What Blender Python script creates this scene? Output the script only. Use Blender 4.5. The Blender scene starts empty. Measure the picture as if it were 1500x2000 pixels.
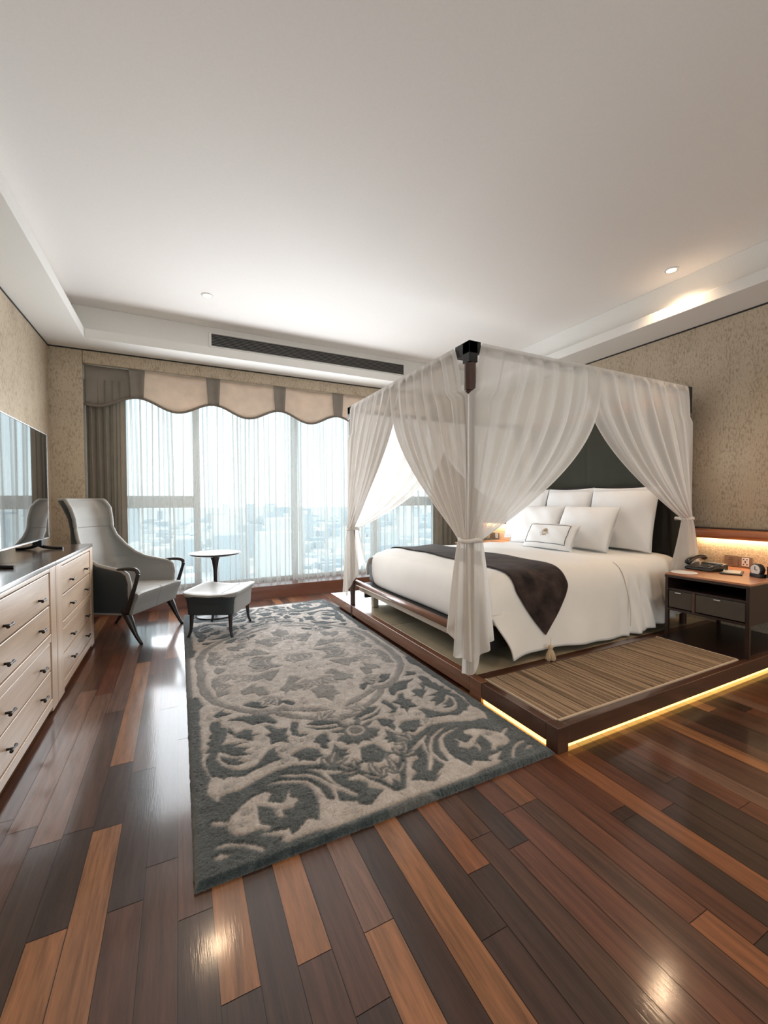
import bpy, bmesh, math, random
import numpy as np
from mathutils import Matrix, Vector
random.seed(7); rng = np.random.default_rng(7)
C = bpy.context.scene.collection
sc = bpy.context.scene
PI = math.pi

# ---------------------------------------------------------------- camera
FPX = 806.17
cam_d = bpy.data.cameras.new('camera'); cam = bpy.data.objects.new('camera', cam_d); C.objects.link(cam)
cam_d.sensor_fit = 'HORIZONTAL'; cam_d.sensor_width = 36.0
cam_d.lens = 36.0*FPX/1500.0
cam_d.clip_start = 0.05; cam_d.clip_end = 8000
CH = 1.25
CR = (0.895392, -0.445261, -0.003953); CU = (0.014905, 0.021097, 0.999666); CB = (-0.445029, -0.895152, 0.025527)
cam.matrix_world = Matrix.Translation((0, 0, CH)) @ Matrix((CR, CU, CB)).transposed().to_4x4()
sc.camera = cam

# ---------------------------------------------------------------- world, light levels, exposure
sc.view_settings.view_transform = 'Standard'; sc.view_settings.look = 'None'
sc.view_settings.gamma = 1.0; sc.view_settings.use_curve_mapping = False
sc.view_settings.exposure = 0.15
SKY = 1.75          # sky radiance
DOWN_W = 60        # each downlight
LED_S = 4.5        # plinth strip emission
BED_LED = 5        # bedside strip
w = bpy.data.worlds.new('sky'); sc.world = w; w.use_nodes = True
nt = w.node_tree; nt.nodes.clear()
def N(nt, t, **k):
    n = nt.nodes.new(t)
    for a, b in k.items():
        if a == 'inp':
            for i, v in b.items(): n.inputs[i].default_value = v
        else: setattr(n, a, b)
    return n
def ramp(nt, stops, interp='LINEAR'):
    r = nt.nodes.new('ShaderNodeValToRGB'); cr = r.color_ramp; cr.interpolation = interp
    while len(cr.elements) > 1: cr.elements.remove(cr.elements[-1])
    cr.elements[0].position = stops[0][0]; c = stops[0][1]; cr.elements[0].color = (*c, 1)
    for p, c in stops[1:]:
        e = cr.elements.new(p); e.color = (*c, 1)
    return r
tc = N(nt, 'ShaderNodeTexCoord'); sp = N(nt, 'ShaderNodeSeparateXYZ')
nt.links.new(tc.outputs['Generated'], sp.inputs[0])
mr = N(nt, 'ShaderNodeMapRange', inp={1: -0.05, 2: 0.6}); nt.links.new(sp.outputs[2], mr.inputs[0])
rp = ramp(nt, [(0, (.86, .93, .96)), (.12, (.84, .93, .97)), (.5, (.80, .92, 1.0)), (1, (.9, .96, 1.0))])
nt.links.new(mr.outputs[0], rp.inputs[0])
bg = N(nt, 'ShaderNodeBackground', inp={1: SKY}); out = N(nt, 'ShaderNodeOutputWorld')
nt.links.new(rp.outputs[0], bg.inputs[0]); nt.links.new(bg.outputs[0], out.inputs[0])
def portal(name, loc, rot, sx, sy):
    l = bpy.data.lights.new(name, 'AREA'); l.shape = 'RECTANGLE'; l.size = sx; l.size_y = sy
    l.cycles.is_portal = True
    o = bpy.data.objects.new(name, l); C.objects.link(o); o.location = loc; o.rotation_euler = rot
portal('window_portal', (1.55, 5.86, 1.45), (-PI/2, 0, 0), 5.1, 2.7)
portal('rear_fill_portal', (1.6, -2.96, 1.5), (PI/2, 0, 0), 5.4, 2.7)  # sky portal for the added window behind the camera
YBK = -2.9
def area_light(name, loc, rot, sx, sy, e, col):
    l = bpy.data.lights.new(name, 'AREA'); l.shape = 'RECTANGLE'; l.size = sx; l.size_y = sy; l.energy = e; l.color = col
    o = bpy.data.objects.new(name, l); C.objects.link(o); o.location = loc; o.rotation_euler = rot
area_light('window_daylight', (1.20, 5.36, 1.35), (-PI/2+.02, 0, 0), 3.0, 2.1, 112, (.92, .96, 1.0))
area_light('rear_fill_light', (1.8, YBK+.05, 1.5), (PI/2+.15, 0, 0), 4.8, 2.0, 20, (1.0, .80, .64))  # added warm fill lamp behind the camera, brightens ceiling and bed
sc.cycles.max_bounces = 10; sc.cycles.transparent_max_bounces = 24
sc.cycles.diffuse_bounces = 6; sc.cycles.glossy_bounces = 4; sc.cycles.transmission_bounces = 6
sc.cycles.sample_clamp_indirect = 6.0; sc.cycles.caustics_reflective = False; sc.cycles.caustics_refractive = False
sc.cycles.use_denoising = True

# ---------------------------------------------------------------- materials
def newmat(name):
    m = bpy.data.materials.new(name); m.use_nodes = True
    nt = m.node_tree; nt.nodes.clear()
    return m, nt, N(nt, 'ShaderNodeOutputMaterial')
def pbsdf(nt, color=None, rough=.5, metal=0, coat=0, coat_r=.05, sheen=0, spec=.5, ior=1.5):
    b = N(nt, 'ShaderNodeBsdfPrincipled')
    if color is not None: b.inputs['Base Color'].default_value = (*color, 1)
    b.inputs['Roughness'].default_value = rough; b.inputs['Metallic'].default_value = metal
    b.inputs['Coat Weight'].default_value = coat; b.inputs['Coat Roughness'].default_value = coat_r
    b.inputs['Sheen Weight'].default_value = sheen; b.inputs['Specular IOR Level'].default_value = spec
    b.inputs['IOR'].default_value = ior
    return b
def coords(nt, scale=(1, 1, 1), kind='Object', rot=(0, 0, 0)):
    t = N(nt, 'ShaderNodeTexCoord'); mp = N(nt, 'ShaderNodeMapping')
    mp.inputs['Scale'].default_value = scale; mp.inputs['Rotation'].default_value = rot
    nt.links.new(t.outputs[kind], mp.inputs[0]); return mp.outputs[0]
def noise(nt, vec, scale, detail=4, rough=.55, dist=0):
    n = N(nt, 'ShaderNodeTexNoise'); n.inputs['Scale'].default_value = scale; n.inputs['Detail'].default_value = detail
    n.inputs['Roughness'].default_value = rough; n.inputs['Distortion'].default_value = dist
    nt.links.new(vec, n.inputs['Vector']); return n.outputs[0]
def bump(nt, h, b, strength=.3, dist=.01):
    n = N(nt, 'ShaderNodeBump'); n.inputs['Strength'].default_value = strength; n.inputs['Distance'].default_value = dist
    nt.links.new(h, n.inputs['Height']); nt.links.new(n.outputs[0], b.inputs['Normal'])
def mixc(nt, fac, a, b, mode='MIX'):
    m = N(nt, 'ShaderNodeMix', data_type='RGBA', blend_type=mode)
    for s, v in ((0, fac), (6, a), (7, b)):
        if isinstance(v, (int, float)): m.inputs[s].default_value = v
        elif isinstance(v, tuple): m.inputs[s].default_value = (*v, 1)
        else: nt.links.new(v, m.inputs[s])
    return m.outputs[2]
def plain(name, c, rough=.5, nscale=60, var=.08, bstr=.05, **k):
    m, nt, o = newmat(name); b = pbsdf(nt, c, rough, **k)
    v = coords(nt); n = noise(nt, v, nscale)
    r = ramp(nt, [(.3, tuple(x*(1-var) for x in c)), (.7, tuple(min(1, x*(1+var)) for x in c))])
    nt.links.new(n, r.inputs[0]); nt.links.new(r.outputs[0], b.inputs['Base Color'])
    if bstr: bump(nt, n, b, bstr, .002)
    nt.links.new(b.outputs[0], o.inputs[0]); return m
def wood(name, c1, c2, axis='Y', rough=.35, coat=.0, scale=14, coat_r=.1, spec=.5):
    m, nt, o = newmat(name); b = pbsdf(nt, c1, rough, coat=coat, coat_r=coat_r, spec=spec)
    s = {'X': (.06, 1, 1), 'Y': (1, .06, 1), 'Z': (1, 1, .06)}[axis]
    v = coords(nt, s); n = noise(nt, v, scale, 5, .6, .6); n2 = noise(nt, v, scale*7, 3, .6)
    mx = mixc(nt, .35, n, n2)
    r = ramp(nt, [(.32, c1), (.68, c2)]); nt.links.new(mx, r.inputs[0]); nt.links.new(r.outputs[0], b.inputs['Base Color'])
    bump(nt, n2, b, .06, .001); nt.links.new(b.outputs[0], o.inputs[0]); return m
def fabric(name, c, rough=.85, weave=900, transl=0, sheen=.2, var=.06, bstr=.25, fold=0):
    m, nt, o = newmat(name); b = pbsdf(nt, c, rough, sheen=sheen, spec=.2)
    v = coords(nt); n = noise(nt, v, 8, 3); n2 = noise(nt, coords(nt, (1, 1, 2.5)), weave, 1)
    r = ramp(nt, [(.3, tuple(x*(1-var) for x in c)), (.7, tuple(min(1, x*(1+var)) for x in c))]); nt.links.new(n, r.inputs[0])
    col = r.outputs[0]; nt.links.new(col, b.inputs['Base Color']); bump(nt, n2, b, bstr, .0015)
    sh = b.outputs[0]
    if transl:
        t = N(nt, 'ShaderNodeBsdfTranslucent'); nt.links.new(col, t.inputs[0])
        mx = N(nt, 'ShaderNodeMixShader'); mx.inputs[0].default_value = transl
        nt.links.new(sh, mx.inputs[1]); nt.links.new(t.outputs[0], mx.inputs[2]); sh = mx.outputs[0]
    nt.links.new(sh, o.inputs[0]); return m
def gauze(name, c, opac, opac_edge, transl=.5, weave=0, blend=.5, streak=0):
    m, nt, o = newmat(name)
    d = N(nt, 'ShaderNodeBsdfDiffuse'); d.inputs[0].default_value = (*c, 1)
    t = N(nt, 'ShaderNodeBsdfTranslucent'); t.inputs[0].default_value = (*c, 1)
    a = N(nt, 'ShaderNodeMixShader'); a.inputs[0].default_value = transl
    nt.links.new(d.outputs[0], a.inputs[1]); nt.links.new(t.outputs[0], a.inputs[2])
    tr = N(nt, 'ShaderNodeBsdfTransparent')
    lw = N(nt, 'ShaderNodeLayerWeight'); lw.inputs[0].default_value = blend
    mr = N(nt, 'ShaderNodeMapRange'); mr.inputs[3].default_value = opac; mr.inputs[4].default_value = opac_edge
    nt.links.new(lw.outputs['Facing'], mr.inputs[0])
    fac = mr.outputs[0]
    if streak:
        n = noise(nt, coords(nt, (1, 1, .02)), 30, 3); mm = N(nt, 'ShaderNodeMath', operation='MULTIPLY_ADD')
        nt.links.new(n, mm.inputs[0]); mm.inputs[1].default_value = streak; nt.links.new(fac, mm.inputs[2])
        m2 = N(nt, 'ShaderNodeMath', operation='SUBTRACT', use_clamp=True); nt.links.new(mm.outputs[0], m2.inputs[0]); m2.inputs[1].default_value = streak*.5
        fac = m2.outputs[0]
    mx = N(nt, 'ShaderNodeMixShader'); nt.links.new(fac, mx.inputs[0])
    nt.links.new(tr.outputs[0], mx.inputs[1]); nt.links.new(a.outputs[0], mx.inputs[2])
    nt.links.new(mx.outputs[0], o.inputs[0]); return m
def emit(name, c, s):
    m, nt, o = newmat(name); e = N(nt, 'ShaderNodeEmission', inp={0: (*c, 1), 1: s})
    nt.links.new(e.outputs[0], o.inputs[0]); return m
def glassm(name, refl=.06):
    m, nt, o = newmat(name); t = N(nt, 'ShaderNodeBsdfTransparent'); t.inputs[0].default_value = (.93, .97, .97, 1)
    g = N(nt, 'ShaderNodeBsdfGlossy'); g.inputs['Roughness'].default_value = .02
    f = N(nt, 'ShaderNodeFresnel'); f.inputs[0].default_value = 1.12
    mx = N(nt, 'ShaderNodeMixShader'); nt.links.new(f.outputs[0], mx.inputs[0])
    nt.links.new(t.outputs[0], mx.inputs[1]); nt.links.new(g.outputs[0], mx.inputs[2]); nt.links.new(mx.outputs[0], o.inputs[0]); return m
def wallpaper(name, base, dark, light):
    m, nt, o = newmat(name); b = pbsdf(nt, base, .55, spec=.35)
    v = coords(nt); big = noise(nt, v, 2.2, 4, .6); vs = coords(nt, (1, 1, .35))
    fl0 = noise(nt, vs, 75, 4, .75, .3); patch = noise(nt, vs, 7, 3, .6); fl = mixc(nt, .22, fl0, patch); fine = noise(nt, v, 150, 3, .6)
    r = ramp(nt, [(.3, base), (.75, light)]); nt.links.new(mixc(nt, .45, big, fine), r.inputs[0])
    fr = ramp(nt, [(.49, (0, 0, 0)), (.60, (.6, .6, .6))]); nt.links.new(fl, fr.inputs[0])
    c = mixc(nt, fr.outputs[0], r.outputs[0], dark); nt.links.new(c, b.inputs['Base Color'])
    vo = N(nt, 'ShaderNodeTexVoronoi', feature='F1'); vo.inputs['Scale'].default_value = 60; nt.links.new(v, vo.inputs['Vector'])
    bump(nt, mixc(nt, .5, vo.outputs[0], fl), b, .35, .006)
    nt.links.new(b.outputs[0], o.inputs[0]); return m

M = {}
M['plaster'] = plain('ceiling_plaster', (.82, .785, .755), .9, 90, .015, .04)
M['soffit'] = plain('soffit_plaster', (.80, .785, .755), .85, 90, .015, .04)
M['gap'] = plain('shadow_gap', (.03, .028, .025), .9)
M['wall'] = wallpaper('gold_wallpaper', (.46, .38, .28), (.22, .155, .10), (.60, .505, .385))
M['wall_plain'] = plain('painted_wall', (.55, .50, .43), .9)
M['kerb'] = wood('kerb_wood', (.16, .055, .03), (.24, .09, .05), 'X', .3, .5)
M['frame'] = plain('window_frame_metal', (.86, .88, .88), .4)
M['glass'] = glassm('clear_glass')
M['sheer'] = gauze('sheer_voile', (.93, .93, .92), .17, 1.0, .6, blend=.66, streak=.7)
M['gauze'] = gauze('canopy_gauze', (.86, .825, .785), .80, 1.0, .34, blend=.35)
M['tie'] = fabric('tie_fabric', (.80, .77, .72))
M['drape'] = fabric('taupe_drape', (.30, .255, .205), transl=.25, sheen=.1)
M['valance'] = fabric('beige_valance', (.90, .77, .67), transl=.6)
M['valance_tab'] = fabric('taupe_tab', (.33, .29, .25), transl=.25)
M['cord'] = fabric('cord_trim', (.20, .165, .135))
M['oak'] = wood('pale_oak', (.44, .305, .205), (.66, .50, .37), 'Y', .32, .25, 12, .2)
M['oak_v'] = wood('pale_oak_upright', (.44, .305, .205), (.66, .50, .37), 'Z', .32, .25, 12, .2)
M['oak_top'] = wood('dark_top', (.085, .06, .048), (.14, .10, .08), 'Y', .22, .4, 12, .12)
M['slot'] = plain('slot_dark', (.02, .017, .015), .8)
M['iron'] = plain('dark_metal', (.03, .026, .024), .35, metal=.6)
M['screen'], _nt, _o = newmat('screen_glass'); _b = pbsdf(_nt, (.006, .006, .007), .03, ior=2.6, spec=1.0, coat=1, coat_r=.01); _nt.links.new(_b.outputs[0], _o.inputs[0])
M['black'] = plain('black_plastic', (.012, .012, .013), .3)
M['blackmat'] = plain('black_matte', (.012, .012, .012), .7)
M['silver'] = plain('silver_metal', (.7, .7, .7), .25, metal=.9, bstr=0)
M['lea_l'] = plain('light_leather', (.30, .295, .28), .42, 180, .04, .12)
M['lea_d'] = plain('dark_leather', (.026, .036, .043), .45, 180, .05, .12)  # coloured darker than lea_l, for outer shell and ottoman sides
M['ebony'] = wood('ebony_wood', (.008, .006, .006), (.016, .011, .010), 'Z', .35, .15)
M['post'] = wood('post_wood', (.035, .013, .009), (.075, .028, .017), 'Z', .35, .3)
M['rail'] = wood('rail_wood', (.16, .075, .045), (.26, .13, .085), 'Y', .3, .6)
M['bracket'] = plain('bracket_black', (.012, .013, .014), .35)
M['plinth'] = wood('plinth_wood', (.12, .05, .026), (.24, .11, .06), 'Y', .3, .5)
M['plinth_x'] = wood('plinth_wood_cross', (.05, .022, .014), (.10, .045, .027), 'X', .3, .5)
M['plinth_top'] = plain('polished_stone', (.42, .355, .25), .12, 5, .12, .0, coat=.6, coat_r=.05)
M['linen'] = fabric('white_linen', (.86, .85, .84), .8, 1200, 0, .3, .015, .12)
M['linen2'] = fabric('duvet_cotton', (.86, .84, .81), .8, 1200, 0, .3, .015, .12)
M['under'] = plain('grey_base_cloth', (.16, .19, .22), .9)
M['runner'] = fabric('brown_runner', (.035, .022, .020), .8, 300, 0, .1, .9, .5)
M['tassel'] = fabric('tassel_thread', (.55, .42, .28), .7)
M['headpanel'] = fabric('olive_panel', (.055, .057, .042), .8, 700)
M['headboard'] = plain('black_upholstery', (.010, .009, .008), .6)
M['redwood'] = wood('red_wood', (.30, .095, .035), (.45, .16, .06), 'Y', .25, .6)
M['ns_dark'] = wood('nightstand_dark', (.018, .009, .008), (.035, .016, .012), 'Y', .35, .2)
M['ns_top'] = wood('nightstand_top', (.42, .17, .085), (.58, .26, .14), 'Y', .3, .4)
M['ns_front'] = fabric('drawer_cloth', (.10, .085, .07), .8, 500)
M['led'] = emit('led_strip', (1.0, .55, .13), LED_S)
M['led_bed'] = emit('bed_led', (1.0, .70, .40), BED_LED)
M['lamp'] = emit('lamp_glow', (1.0, .80, .55), 14)
M['white'] = plain('white_plastic', (.8, .8, .78), .35)
M['navy'] = plain('navy_cord', (.03, .035, .05), .8)
M['gold'] = plain('gold_thread', (.45, .33, .20), .6)
M['plate'] = plain('brown_plate', (.30, .22, .16), .35, metal=.3)
M['city'] = None

# ---------------------------------------------------------------- builders
def root_inv(p):
    while p is not None and p.parent is not None: p = p.parent
    if p is None: return Matrix.Identity(4)
    return Matrix.LocRotScale(p.location, p.rotation_euler, None).inverted()
def mesh(name, vf, m, parent=None, smooth=False, bevel=0, local=False, mats=None, midx=None, label=None, seg=2):
    vs, fs = vf
    if parent is not None and not local:
        W = root_inv(parent); vs = [W @ Vector(v) for v in vs]
    me = bpy.data.meshes.new(name)
    me.from_pydata([tuple(v) for v in vs], [], [tuple(int(i) for i in f) for f in fs])
    for mm in (mats or [m]): me.materials.append(mm)
    if midx is not None: me.polygons.foreach_set('material_index', midx)
    if smooth: me.polygons.foreach_set('use_smooth', [True]*len(me.polygons))
    o = bpy.data.objects.new(name, me); C.objects.link(o)
    if parent is not None: o.parent = parent
    if bevel:
        b = o.modifiers.new('bevel', 'BEVEL'); b.width = bevel; b.segments = seg; b.limit_method = 'ANGLE'
        me.polygons.foreach_set('use_smooth', [True]*len(me.polygons))
        wn = o.modifiers.new('wn', 'WEIGHTED_NORMAL'); wn.keep_sharp = False
    if label: o['label'] = label
    return o
def tag(o, label, cat, group=None, kind=None):
    o['label'] = label; o['category'] = cat
    if group: o['group'] = group
    if kind: o['kind'] = kind
    return o
def struct(o): o['kind'] = 'structure'; return o
def thing(name, label, cat, loc=(0, 0, 0), rz=0, group=None):
    o = bpy.data.objects.new(name, None); C.objects.link(o); o.location = loc; o.rotation_euler = (0, 0, rz)
    o.empty_display_size = .1
    return tag(o, label, cat, group)
def join(*vfs):
    V = []; F = []
    for vs, fs in vfs:
        b = len(V); V += [tuple(v) for v in vs]; F += [tuple(i+b for i in f) for f in fs]
    return V, F
def box(x0, x1, y0, y1, z0, z1):
    v = [(x, y, z) for x in (x0, x1) for y in (y0, y1) for z in (z0, z1)]
    f = [(0, 1, 3, 2), (4, 6, 7, 5), (0, 4, 5, 1), (2, 3, 7, 6), (0, 2, 6, 4), (1, 5, 7, 3)]
    return v, f
def boxes(*bs): return join(*[box(*b) for b in bs])
def grid(nu, nv, f, closeu=False):
    V = [f(i/(nu-1) if not closeu else i/nu, j/(nv-1)) for i in range(nu) for j in range(nv)]
    F = []
    for i in range(nu if closeu else nu-1):
        for j in range(nv-1):
            a = i*nv+j; b = ((i+1) % nu)*nv+j
            F.append((a, b, b+1, a+1))
    return V, F
def catmull(pts, n):
    P = [Vector(p) for p in pts]; P = [P[0]*2-P[1]]+P+[P[-1]*2-P[-2]]; out = []
    k = len(P)-3
    for i in range(n+1):
        t = i/n*k; s = min(int(t), k-1); u = t-s
        a, b, c, d = P[s:s+4]
        out.append(.5*((2*b)+(c-a)*u+(2*a-5*b+4*c-d)*u*u+(3*b-a-3*c+d)*u**3))
    return out
def tube(pts, rad, seg=10, n=None, flat=1.0, up=(0, 0, 1)):
    P = catmull(pts, n) if n else [Vector(p) for p in pts]
    K = len(P)
    if not hasattr(rad, '__len__'): R = [rad]*K
    else: R = [float(np.interp(i/(K-1), np.linspace(0, 1, len(rad)), rad)) for i in range(K)]
    V = []; F = []
    for i, p in enumerate(P):
        t = (P[min(i+1, K-1)]-P[max(i-1, 0)]).normalized()
        a = t.cross(Vector(up))
        if a.length < 1e-3: a = t.cross(Vector((1, 0, 0)))
        a.normalize(); b = t.cross(a).normalized()
        for s in range(seg):
            th = 2*PI*s/seg; V.append(p+a*math.cos(th)*R[i]*flat+b*math.sin(th)*R[i])
    for i in range(K-1):
        for s in range(seg):
            F.append((i*seg+s, i*seg+(s+1) % seg, (i+1)*seg+(s+1) % seg, (i+1)*seg+s))
    F.append(tuple(range(seg))[::-1]); F.append(tuple((K-1)*seg+s for s in range(seg)))
    return V, F
def lathe(prof, c=(0, 0, 0), seg=40, ax='Z'):
    V = []; F = []
    for r, z in prof:
        for s in range(seg):
            a = 2*PI*s/seg; p = (r*math.cos(a), r*math.sin(a), z)
            if ax == 'X': p = (z, p[0], p[1])
            V.append((c[0]+p[0], c[1]+p[1], c[2]+p[2]))
    for i in range(len(prof)-1):
        for s in range(seg): F.append((i*seg+s, i*seg+(s+1) % seg, (i+1)*seg+(s+1) % seg, (i+1)*seg+s))
    F.append(tuple(range(seg))[::-1]); F.append(tuple((len(prof)-1)*seg+s for s in range(seg)))
    return V, F
def sstep(a, b, x):
    t = min(1, max(0, (x-a)/(b-a))); return t*t*(3-2*t)
def itp(x, xs, ys): return float(np.interp(x, xs, ys))

# ---------------------------------------------------------------- room shell
XL, XR, YF, YB = -1.19, 4.40, 5.41, -2.9
ZS, ZC = 2.89, 3.25
# floor: individual planks along Y, colour per plank
PW = .0966
dk = (.036, .019, .014); md = (.072, .033, .021); rd = (.100, .037, .021); lt = (.235, .108, .050); og = (.165, .066, .030); pk = (.135, .072, .050)
pal = [dk, dk, md, md, md, rd, rd, og, lt, pk]
# k: list of (Y where this board begins, colour) going away from the camera
fix = {-3: [(-1, dk), (.9, md), (2.0, pk), (3.3, md)], -2: [(-1, md), (.9, dk), (1.88, pk), (3.2, rd)],
       -1: [(-1, lt), (1.475, dk), (1.9, md), (2.9, pk)], 0: [(-1, lt), (1.87, dk), (2.3, lt), (3.7, dk)],
       1: [(-1, md), (1.475, dk), (2.2, md), (3.4, rd)], 2: [(-1, md), (1.6, dk), (2.8, md), (3.7, og)],
       3: [(-1, dk), (1.35, md), (2.4, dk), (3.9, rd)], 4: [(-1, dk), (1.07, lt), (2.2, md)],
       5: [(-1, dk), (2.4, md)], 6: [(-1, md), (1.072, lt)], 7: [(-1, md), (.4, dk), (.9, md)],
       8: [(-1, lt), (1.07, pk)], 9: [(-1, dk), (1.5, og)], 10: [(-1, lt), (1.9, md)], 11: [(-1, dk), (.9, dk)],
       12: [(-1, dk), (1.086, og)], 13: [(-1, og)], 14: [(-1, rd), (1.1, dk)], 15: [(-1, rd), (1.24, rd)], 16: [(-1, md), (1.24, og)],
       17: [(-1, og), (.664, rd)], 18: [(-1, dk), (.55, rd)], 19: [(-1, dk), (1.0, dk), (1.05, rd)]}
V = []; F = []; cols = []; rnds = []
kk = -10
x = -.311 + kk*PW
def quad(x0, x1, y0, y1, c, r):
    b = len(V); g = .0011
    V.extend([(x0+g, y0+g, 0), (x1-g, y0+g, 0), (x1-g, y1-g, 0), (x0+g, y1-g, 0)])
    F.append((b, b+1, b+2, b+3)); cols.extend([(*c, 1)]*4); rnds.extend([r]*4)
while x < XR+.1:
    segs = list(fix.get(kk, [(-1, random.choice(pal))])); segs[0] = (-1, segs[0][1])
    y = -1
    lst = [(YB-.1-random.random()*.5, random.choice(pal)), (-1.7+random.random()*.5, random.choice(pal))]+segs
    y = segs[-1][0] if len(segs) > 1 else -1
    if len(segs) == 1:
        y = random.uniform(-.3, .9); lst.append((y, random.choice(pal)))
    while y < 5.5:
        y += random.uniform(.75, 1.7); lst.append((y, random.choice(pal)))
    for i, (ys, c) in enumerate(lst):
        ye = lst[i+1][0] if i+1 < len(lst) else 5.6
        ye = min(ye, 5.45)
        if ys >= ye: continue
        j = random.uniform(.85, 1.15); quad(max(x, XL-.05), min(x+PW, XR+.05), ys, ye, tuple(q*j for q in c), random.random()*40)
    kk += 1; x = -.311+kk*PW
b0 = len(V)
V2, F2 = box(XL-.1, XR+.1, YB-.1, 5.9, -.06, -.0012)
V.extend(V2); F.extend([tuple(i+b0 for i in f) for f in F2]); cols.extend([(.012, .007, .005, 1)]*8); rnds.extend([0]*8)
m, nt, o = newmat('floor_boards'); b = pbsdf(nt, (.2, .1, .05), .34, coat=1, coat_r=.11, spec=.2); b.inputs['Coat IOR'].default_value = 1.38
at = N(nt, 'ShaderNodeAttribute', attribute_name='board'); ar = N(nt, 'ShaderNodeAttribute', attribute_name='seed')
tcn = N(nt, 'ShaderNodeTexCoord'); add = N(nt, 'ShaderNodeVectorMath', operation='ADD'); comb = N(nt, 'ShaderNodeCombineXYZ')
nt.links.new(ar.outputs['Fac'], comb.inputs[2]); nt.links.new(ar.outputs['Fac'], comb.inputs[1])
nt.links.new(tcn.outputs['Object'], add.inputs[0]); nt.links.new(comb.outputs[0], add.inputs[1])
mp = N(nt, 'ShaderNodeMapping'); mp.inputs['Scale'].default_value = (1, .07, 1); nt.links.new(add.outputs[0], mp.inputs[0])
g1 = noise(nt, mp.outputs[0], 30, 5, .6, 1.5); g2 = noise(nt, mp.outputs[0], 220, 3, .6)
g3 = noise(nt, mp.outputs[0], 9, 3, .6, 2.5); g = mixc(nt, .45, mixc(nt, .35, g1, g2), g3); gr = ramp(nt, [(.34, (.45, .42, .40)), (.5, (.95, .95, .95)), (.66, (1.5, 1.42, 1.35))]); nt.links.new(g, gr.inputs[0])
nt.links.new(mixc(nt, 1.0, at.outputs['Color'], gr.outputs[0], 'MULTIPLY'), b.inputs['Base Color'])
wv = noise(nt, coords(nt, (1, .35, 1)), 5, 2); bh = mixc(nt, .85, g2, wv); bump(nt, bh, b, .2, .004)
nb = [n for n in nt.nodes if n.type == 'BUMP'][0]; nt.links.new(nb.outputs[0], b.inputs['Coat Normal'])
nt.links.new(b.outputs[0], o.inputs[0]); M['floor'] = m
fl = struct(mesh('floor', (V, F), m))
ca = fl.data.color_attributes.new('board', 'FLOAT_COLOR', 'POINT'); ca.data.foreach_set('color', np.array(cols, 'f').ravel())
sa = fl.data.attributes.new('seed', 'FLOAT', 'POINT'); sa.data.foreach_set('value', np.array(rnds, 'f'))

struct(mesh('ceiling', boxes((XL-.1, XR+.1, YB-.1, 5.9, ZC, ZC+.1)), M['plaster']))
# dropped border around the tray: lip + set-back riser
LX, LY, RX, BY = -.815, 5.03, 3.96, -2.4
struct(mesh('trim_1', boxes((XL, LX, YB, YF, ZS, 2.985), (XL, LX-.12, YB, YF, 2.985, ZC)), M['soffit'], bevel=.004))
struct(mesh('trim_2', boxes((LX, RX, LY, YF, ZS, 2.985), (LX-.12, RX+.12, LY+.12, YF, 2.985, ZC)), M['soffit'], bevel=.004))
struct(mesh('trim_3', boxes((RX, XR, YB, YF, ZS, 2.985), (RX+.12, XR, YB, YF, 2.985, ZC)), M['soffit'], bevel=.004))
struct(mesh('trim_4', boxes((LX, RX, YB, BY, ZS, 2.985), (LX-.12, RX+.12, YB, BY-.12, 2.985, ZC)), M['soffit'], bevel=.004))
struct(mesh('gap_shade_strip', boxes((XL, XL+.004, YB, YF, ZS-.014, ZS), (XL, XR, YF-.004, YF, ZS-.014, ZS), (XR-.004, XR, YB, YF, ZS-.014, ZS)), M['gap']))  # dark strip painting the shade of the groove between soffit and walls
struct(mesh('wall_left', boxes((XL-.1, XL, YB-.1, YF, -.05, ZC)), M['wall']))
struct(mesh('wall_right', boxes((XR, XR+.1, YB-.1, 5.9, -.05, ZC)), M['wall']))
WX0, WX1, ZT = -.90, 4.10, 2.745
struct(mesh('wall_far', boxes((XL-.1, WX0, YF, 5.9, -.05, ZC), (WX1, XR, YF, 5.9, -.05, ZC), (WX0, WX1, YF, 5.9, ZT, ZC), (WX0, WX1, 5.80, 5.90, -.05, .16)), M['wall'], bevel=.012))
struct(mesh('wall_back', boxes((XL-.1, -1.0, YB-.1, YB, -.05, ZC), (4.2, XR, YB-.1, YB, -.05, ZC), (-1.0, 4.2, YB-.1, YB, 2.75, ZC), (-1.0, 4.2, YB-.1, YB, -.05, .2)), M['wall_plain']))
struct(mesh('baseboard_far', boxes((WX0, WX1, YF, 5.80, -.04, .165)), M['kerb'], bevel=.006))
# windows
def window(nm, x0, x1, y, z0, z1, transoms, mulls):
    fr = [(x0, x1, y-.03, y+.03, z0, z0+.05), (x0, x1, y-.03, y+.03, z1-.05, z1), (x0, x0+.05, y-.03, y+.03, z0, z1), (x1-.05, x1, y-.03, y+.03, z0, z1)]
    for a in mulls: fr.append((a-.04, a+.04, y-.045, y+.03, z0, z1))
    for a, b, c, d in transoms: fr.append((a, b, y-.04, y+.03, c, d))
    wf = struct(mesh(nm, boxes(*fr), M['frame'], bevel=.005))
    mesh('pane', box(x0+.04, x1-.04, y+.004, y+.010, z0+.04, z1-.04), M['glass'], wf)
window('window_1', WX0, WX1, 5.83, .16, 2.9, [(WX0, .2, 1.18, 1.33), (2.72, WX1, 1.18, 1.33)], [.21, 1.47, 2.72])
window('added_rear_window', -1.0, 4.2, YB-.05, .2, 2.75, [], [.3, 1.6, 2.9])  # unseen rear window, added to let fill light in from behind
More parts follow.
